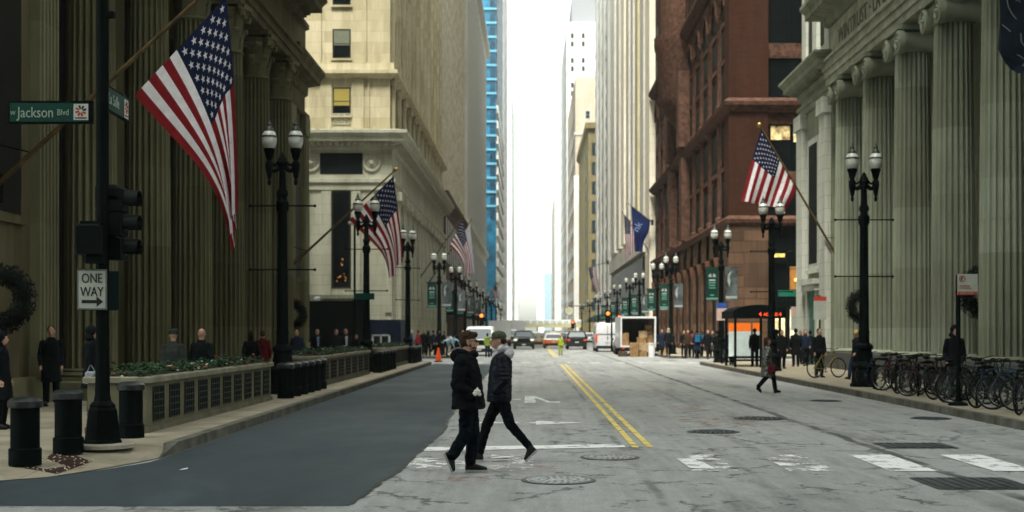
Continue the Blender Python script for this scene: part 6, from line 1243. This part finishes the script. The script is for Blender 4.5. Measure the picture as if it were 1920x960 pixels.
for k in range(8): jk.append(('loft', [(.010+.004*k, 0, .855+.062*k, .160-.003*k, .203), (.010+.004*k, 0, .880+.062*k, .165-.003*k, .208), (.010+.004*k, 0, .905+.062*k, .160-.003*k, .203)]))
for k in range(5): a = Vector((.05, -.17, 1.37)).lerp(Vector((.10, -.235, 1.09)), .12+.2*k); jk.append(('ell', a, (.081, .081, .03)))
b_2 = blob('body', body_els(J2, -1, tuck=1), .0075, skin, smooth=1); c_2 = blob('puffer_jacket', jk, .009, puff, .018, .05, smooth=1)
t_2 = blob('trousers', trousers_els(J2, (.096, .068, .052)), .009, jean2, .024, .045)
hood = blob('grey_hood', [('ell', (.115, 0, 1.43), (.095, .13, .075), -.3), ('ell', (.05, 0, 1.49), (.10, .115, .035), -.45), ('cap', (-.055, -.075, 1.41), (.05, -.10, 1.52), .036, .042), ('cap', (-.03, -.06, 1.38), (-.06, 0, 1.43), .03, .03), ('cap', (-.05, .08, 1.42), (.06, .105, 1.50), .035, .04)], .009, mat('heather_grey_jersey', (.5, .49, .5), .9, var=.3, scale=20, obj=True), .022, .05)
capb = MB(); capb.lathe([(.094, 1.640), (.101, 1.66), (.098, 1.690), (.083, 1.717), (.05, 1.735), (0, 1.74)], .002, 0, 20); capb.sph((.002, 0, 1.742), (.01, .01, .005), 8, 4)
cp = capb.build('flat_cap', mat('olive_cap_cloth', (.065, .075, .045), .85, var=.3, scale=12, obj=True), None, smooth=True, world=False)
br_ = MB(); br_.rings([[(-.07-.10*math.cos(a), .083*math.sin(a), 1.652-.032*math.cos(a)+dz) for a in [R(-88+176*i/12) for i in range(13)]]+[(-.03, 0, 1.66+dz)] for dz in (0, .014)]); brim = br_.build('cap_brim', mat('olive_cap_brim', (.14, .15, .11), .85), None, world=False)
hr2 = blob('hair', [('ell', (.045, 0, 1.61), (.062, .078, .055))], .008, mat('dark_brown_hair', (.025, .015, .01), .8), .008, .02, 0)
scarf = None
p2 = assemble('man in an olive cap, grey hood and navy puffer jacket striding towards the left', J2, -1, (GX(935, z17), z17, .008), 0, [b_2, c_2, t_2, hood, cp, (hr2, brim) if False else hr2, shoe(J2, 'L', -1, .008), shoe(J2, 'R', -1, .008)]); brim.parent = cp
# ---- everyone else: a few poses, each built once, then copied with own cloth colours
def pose(kind):
    J = dict(head=(.02, 0, 1.62), neck=(0, 0, 1.46), shR=(-.01, -.165, 1.36), shL=(-.01, .165, 1.36), elR=(-.04, -.225, 1.09), elL=(-.04, .225, 1.09), wrR=(.06, -.215, .88), wrL=(.06, .215, .88), hipR=(0, -.09, .90), hipL=(0, .09, .90),
        knR=(.02, -.1, .48), anR=(-.02, -.1, .09), toeR=(.15, -.12, 0), heelR=(-.07, -.1, 0), knL=(.02, .1, .48), anL=(-.02, .1, .09), toeL=(.15, .12, 0), heelL=(-.07, .1, 0))
    if kind == 'walk': J.update(knR=(.18, -.09, .52), anR=(.24, -.09, .10), toeR=(.42, -.09, .03), heelR=(.2, -.09, 0), knL=(.02, .09, .49), anL=(-.26, .09, .19), toeL=(-.16, .09, .01), heelL=(-.31, .09, .13), elR=(-.14, -.24, 1.12), wrR=(-.12, -.23, .88), elL=(.05, .24, 1.1), wrL=(.18, .2, .95))
    if kind == 'bend': J.update(head=(.42, 0, 1.18), neck=(.30, 0, 1.13), shR=(.26, -.19, 1.10), shL=(.26, .19, 1.10), elR=(.36, -.22, .85), elL=(.36, .22, .85), wrR=(.45, -.16, .62), wrL=(.45, .16, .62), hipR=(-.1, -.09, .86), hipL=(-.1, .09, .86))
    if kind == 'signal': J.update(elR=(.1, -.34, 1.2), wrR=(.3, -.38, 1.3))
    return J
LIB = {}
def lib(kind, coat):
    """meshes for one pose and coat length; the same meshes serve many people"""
    k = (kind, coat)
    if k in LIB: return LIB[k]
    J = pose(kind); out = {}
    out['body'] = blob('body', body_els(J, 1), .0095, skin, smooth=1)
    zb = {'short': .84, 'long': .52}[coat]; nk = Vector(J['neck']); hp = (Vector(J['hipL'])+Vector(J['hipR']))/2
    if kind == 'bend': E = [('cap', nk+Vector((-.02, 0, -.03)), hp+Vector((0, 0, .03)), .16, .165)]
    else: E = [('loft', [(0, 0, zb, .17+(.03 if coat == 'long' else 0), .215), (0, 0, .95, .15, .19), (-.005, 0, 1.12, .135, .18), (-.01, 0, 1.28, .13, .185), (-.01, 0, 1.37, .115, .165), (-.005, 0, 1.43, .09, .11), (0, 0, 1.49, .07, .075)])]
    for S_ in 'LR': sh, el, wr = (Vector(J[q+S_]) for q in ('sh', 'el', 'wr')); E += [('cap', sh, el, .075, .062), ('cap', el, el.lerp(wr, .9), .062, .048)]
    out['coat'] = blob('coat', E, .015, coatm, .022, .09); out['trousers'] = blob('trousers', trousers_els(J, (.10, .078, .066)), .014, denim, .012, .07)
    hx, hy, hz_ = J['head']; out['hair'] = blob('hair', [('ell', (hx-.03, hy, hz_+.035), (.1, .084, .085)), ('ell', (hx-.05, hy, hz_-.01), (.075, .082, .08))], .012, hairb, .01, .03, 1)
    out['long_hair'] = blob('hair', [('ell', (hx-.03, hy, hz_+.035), (.102, .086, .085)), ('ell', (hx-.055, hy, hz_-.03), (.075, .09, .12)), ('ell', (hx-.06, hy, hz_-.13), (.055, .10, .09))], .012, hairb, .012, .03, 1)
    cb = MB(); cb.lathe([(.103, hz_+.01), (.108, hz_+.05), (.10, hz_+.095), (.06, hz_+.125), (0, hz_+.13)], hx-.01, hy, 18); cb.rings([[(hx+.06+.11*math.cos(a), hy+.08*math.sin(a), hz_+.012+d_) for a in [R(-85+170*i/10) for i in range(11)]] for d_ in (0, .01)]); out['cap'] = cb.build('cap', coatm, None, smooth=True, world=False)
    bn = blob('hood', [('ell', (hx-.03, hy, hz_+.02), (.115, .105, .12)), ('ell', (hx-.06, hy, hz_-.11), (.10, .13, .08))], .014, coatm, .01, .05, 1); out['hood'] = bn
    for S_ in 'LR':
        s_, so = shoe(J, S_, 1, .012); out['shoe'+S_] = s_; out['sole'+S_] = so
    bk = MB(); bk.bbox(-.30, -.14, -.15, .15, 1.0, 1.42, .04); out['backpack'] = bk.build('backpack', coatm, None, world=False)
    hb = MB(); hb.bbox(-.08, .16, -.33, -.21, .62, .86, .03); hb.tube([(-.04, -.27, .86), (.02, -.26, 1.0), (.1, -.27, .86)], .01, 5); out['handbag'] = hb.build('handbag', coatm, None, world=False)
    for o in out.values():
        for c in list(o.users_collection): c.objects.unlink(o)
    LIB[k] = out; return out
cm = {}
def cloth(c):
    if c not in cm: cm[c] = mat('cloth_'+'_'.join(str(int(q*1000)) for q in c), c, .9, spec=.08, var=.25, scale=9, obj=True)
    return cm[c]
BLK, NAV, GRY, RED, BRN, TAN, BEI = (.006, .008, .0095), (.012, .02, .04), (.035, .04, .035), (.09, .008, .010), (.05, .028, .016), (.2, .13, .07), (.34, .27, .18)
def person(label, px, Z, facing, kind='walk', coat='short', cc=BLK, tc=NAV, top='hair', hc=(.02, .012, .008), h=1.68, z=.15, extra=(), sk=None, X=None, lean=0, shirt=None):
    src = lib(kind, coat); t = thing('person', label, 'person', (GX(px, Z) if X is None else X, Z, z), R(facing), None); s = h/1.75; t.scale = (s, s, s)
    def put(key, m, par=None):
        o = src[key].copy(); C.objects.link(o); o.parent = par or t; o.name = src[key].name.split('.')[0]
        if m: o.material_slots[0].link = 'OBJECT'; o.material_slots[0].material = m
        return o
    put('body', sk); put('coat', cloth(cc)); put('trousers', cloth(tc))
    if top: put(top, cloth(hc))
    for S_ in 'LR': q = put('shoe'+S_, None); put('sole'+S_, cloth(BLK), q)
    for e, c in extra: put(e, cloth(c))
    if shirt: m = MB(); m.rings([[(.155, -.03, 1.02), (.155, .03, 1.02), (.125, .055, 1.42), (.125, -.055, 1.42)], [(.165, -.02, 1.02), (.165, .02, 1.02), (.138, .045, 1.42), (.138, -.045, 1.42)]]); o = m.build('shirt_front', cloth(shirt), None, world=False); o.parent = t
    return t
# facing: 0 = towards +x (right), 90 = away from the camera, 180 = left, -90 = towards the camera
person('man in a dark grey coat and flat cap seen from behind the first planter', 325, 25.4, 90, 'stand', 'long', GRY, BLK, 'cap', (.03, .035, .03), 1.64)
person('bald man in a wide black coat walking away behind the first planter', 378, 26.3, 92, 'walk', 'long', BLK, BLK, None, h=1.66)
person('dark figure standing before the leftmost column', 96, 27.2, -70, 'stand', 'long', BLK, BLK, h=1.72)
person('person with a dark coat and pale paper hidden behind the signal pole', 172, 24.3, 10, 'stand', 'long', BLK, BLK, 'hood', BLK, 1.7, extra=(('handbag', (.3, .33, .36)),))
person('dark figure cut off by the left edge of the picture', 2, 20.8, 0, 'stand', 'long', BLK, BLK, 'hood', BLK, 1.6)
person('woman with long dark hair and black coat in front of the last columns', 471, 35.8, 95, 'stand', 'long', BLK, BLK, 'long_hair', h=1.6)
person('person in a dark red coat beside the woman with long hair', 493, 37, 90, 'stand', 'long', RED, BLK, 'hair', BRN, 1.63)
person('man in a navy jacket walking right of the tall left lamp', 557, 43.5, -92, 'walk', 'short', NAV, (.03, .05, .09), 'hair', h=1.66, extra=())
for px, Z, lab, sh_, hh in ((595, 50, 'man in a dark suit with blue shirt, leftmost of the suited group', (.25, .30, .5), 1.68), (630, 50.5, 'man in a black suit, second from left in the suited group', None, 1.68), (648, 51.5, 'balding man with open white collar in the suited group', (.6, .62, .66), 1.7), (668, 50.8, 'short woman in dark coat at the right end of the suited group', None, 1.48)):
    person(lab, px, Z, -80+random.uniform(-20, 20), 'stand', 'short', BLK, BLK, 'hair' if hh > 1.5 and sh_ is None else ('long_hair' if hh < 1.5 else None), shirt=sh_, h=hh)
CR = [(771, 79.5, 'person in a white cap and blue jacket behind the third planter', (.03, .07, .25), 'cap', (.6, .6, .6)), (783, 80.5, 'person in a red jacket behind the third planter', (.25, .03, .03), 'hair', BLK), (795, 82, 'dark dressed pedestrian left of the far cone', BLK, 'hair', BLK), (803, 81, 'pedestrian in black right of the red jacket', BLK, 'hood', BLK), (813, 83, 'pedestrian in dark coat directly behind the orange cone', NAV, 'hair', BLK), (822, 82, 'pedestrian with black hood above the orange cone', BLK, 'hood', BLK), (832, 84.5, 'dark pedestrian between the cone and the blue shirt', BLK, 'hair', BRN), (868, 84, 'person in grey checked jacket left of the bearded man', GRY, 'hair', TAN), (877, 86, 'brown haired pedestrian just behind the bearded man', BLK, 'hair', BRN)]
for i, (px, Z, lab, c, top, hc) in enumerate(CR): person(lab, px, Z, (0, 170, -80, 90, 30)[i % 5], 'walk' if i % 3 else 'stand', 'short', c, BLK, top, hc, 1.6+.04*(i % 3))
person('person bending over in a pale blue shirt near the far left corner', 838, 80.5, 5, 'bend', 'short', (.32, .46, .52), BLK, 'hair', BLK, 1.7)
person('crouched helper in light blue behind the bending person', 853, 82.5, 175, 'bend', 'short', (.22, .40, .50), BLK, 'hair', BLK, 1.75)
person('worker in a yellow vest between the two walking men', 914, 84, 80, 'stand', 'short', (.26, .34, .05), NAV, 'hair', BLK, 1.6, z=0)
person('traffic officer in a bright yellow suit in the middle of the street', 1051, 91, -85, 'signal', 'short', (.34, .42, .04), (.30, .38, .05), 'cap', (.5, .2, .02), 1.45, z=0)
# right side
t = person('woman in a black and white patterned coat stepping off the right kerb', 1438, 35.9, 14, 'walk', 'long', (.05, .055, .05), BLK, 'long_hair', BRN, 1.58, z=0, extra=(('handbag', (.10, .01, .015)),))
pm = bpy.data.materials.new('black_white_woven_pattern'); pm.use_nodes = True; n_ = pm.node_tree; tc_ = n_.nodes.new('ShaderNodeTexCoord'); ck = n_.nodes.new('ShaderNodeTexVoronoi'); mp_ = n_.nodes.new('ShaderNodeMapping'); mp_.inputs['Scale'].default_value = (6, 6, 10); n_.links.new(tc_.outputs['Object'], mp_.inputs[0]); n_.links.new(mp_.outputs[0], ck.inputs['Vector']); rp_ = n_.nodes.new('ShaderNodeValToRGB'); rp_.color_ramp.interpolation = 'CONSTANT'; rp_.color_ramp.elements[0].color = (.42, .43, .40, 1); rp_.color_ramp.elements[1].position = .36; rp_.color_ramp.elements[1].color = (.01, .012, .012, 1); n_.links.new(ck.outputs['Distance'], rp_.inputs[0]); n_.links.new(rp_.outputs[0], n_.nodes['Principled BSDF'].inputs['Base Color'])
for ch in t.children:
    if ch.name.startswith('coat'): ch.material_slots[0].material = pm
person('man in black holding the yellow bicycle on the right sidewalk', 1536, 43.9, -75, 'stand', 'short', BLK, BLK, 'hair', BLK, 1.7)
person('man in a yellow knit hat behind the near right lamp', 1606, 42, 200, 'walk', 'long', BLK, (.012, .03, .06), 'cap', (.5, .35, .1), 1.62)
person('large hooded man in black standing behind the bicycle row', 1790, 30.5, -88, 'stand', 'short', BLK, (.05, .06, .08), 'hood', BLK, 1.74)
person('man in black waiting in front of the lit shelter panel', 1415, 57.3, 90, 'stand', 'short', BLK, BLK, 'hair', BLK, 1.72)
person('person in a dark coat beside the second right lamp', 1466, 54, -80, 'stand', 'long', BLK, BLK, 'hair', BLK, 1.66)
for i, (px, Z, lab, c, top, hc, hh) in enumerate(((1492, 57, 'tall man in a black coat before the lit lobby', BLK, 'hair', BLK, 1.72), (1502, 61, 'pedestrian in black just right of the tall man by the lobby', BLK, 'hair', BRN, 1.62), (1510, 58, 'red haired woman in a navy coat by the lobby', NAV, 'long_hair', (.12, .03, .015), 1.66), (1519, 60, 'dark pedestrian nearest the pale stone wing', BLK, 'hair', BLK, 1.62), (1456, 58.5, 'pedestrian in black between shelter and second lamp', BLK, 'hood', BLK, 1.66),
    (1253, 80, 'person in black with a beige fur hood by the cartons', BLK, 'hood', BEI, 1.76), (1241, 82, 'dark figure just left of the beige hooded person', NAV, 'hair', BLK, 1.7), (1290, 76, 'person in a brown jacket leading the red brown crowd', BRN, 'hair', BRN, 1.66), (1297, 77, 'person in a bright red jacket in the right crowd', (.30, .03, .05), 'hair', BLK, 1.62), (1307, 72.5, 'person in black carrying a blue backpack in the right crowd', NAV, 'hair', BLK, 1.68),
    (1315, 78, 'dark pedestrian right of the blue backpack', BLK, 'hair', GRY, 1.64), (1327, 72, 'man in black with brown hair left of the green banner lamp', BLK, 'hair', BRN, 1.66), (1336, 76, 'pedestrian in dark grey behind the man with brown hair', GRY, 'hair', BLK, 1.6), (1345, 66.5, 'pedestrian in black carrying a small white bag by the lamp', BLK, 'hair', BLK, 1.62), (1364, 64.8, 'brown haired pedestrian right of the green banner lamp', BLK, 'hair', BRN, 1.66), (1372, 60, 'pedestrian in black at the left post of the shelter', BLK, 'hair', BRN, 1.6), (1282, 80, 'dark pedestrian at the left end of the right crowd', BLK, 'hair', BLK, 1.62))):
    ex = (('backpack', (.02, .12, .22)),) if 'blue backpack' in lab else ((('handbag', (.5, .5, .5)),) if 'white bag' in lab else ())
    person(lab, px, Z, (88, -80, -95, 80, 15)[i % 5] if 'backpack' not in lab else 90, 'walk' if i % 4 else 'stand', 'long' if i % 3 == 0 else 'short', c, BLK, top, hc, hh, extra=ex)
# ---------------------------------------------------------------- air
b = MB(); b.box(-130, 130, -65, 1190, -1.2, 165)
hz = b.build('haze', bpy.data.materials.new('pale_air')); hm = hz.data.materials[0]; hm.use_nodes = True; n = hm.node_tree; n.nodes.clear()
pv = n.nodes.new('ShaderNodeVolumePrincipled'); pv.inputs['Color'].default_value = (.93, .96, .96, 1); pv.inputs['Density'].default_value = HAZE; pv.inputs['Anisotropy'].default_value = .2
oo = n.nodes.new('ShaderNodeOutputMaterial'); n.links.new(pv.outputs[0], oo.inputs['Volume']); hz['kind'] = 'stuff'
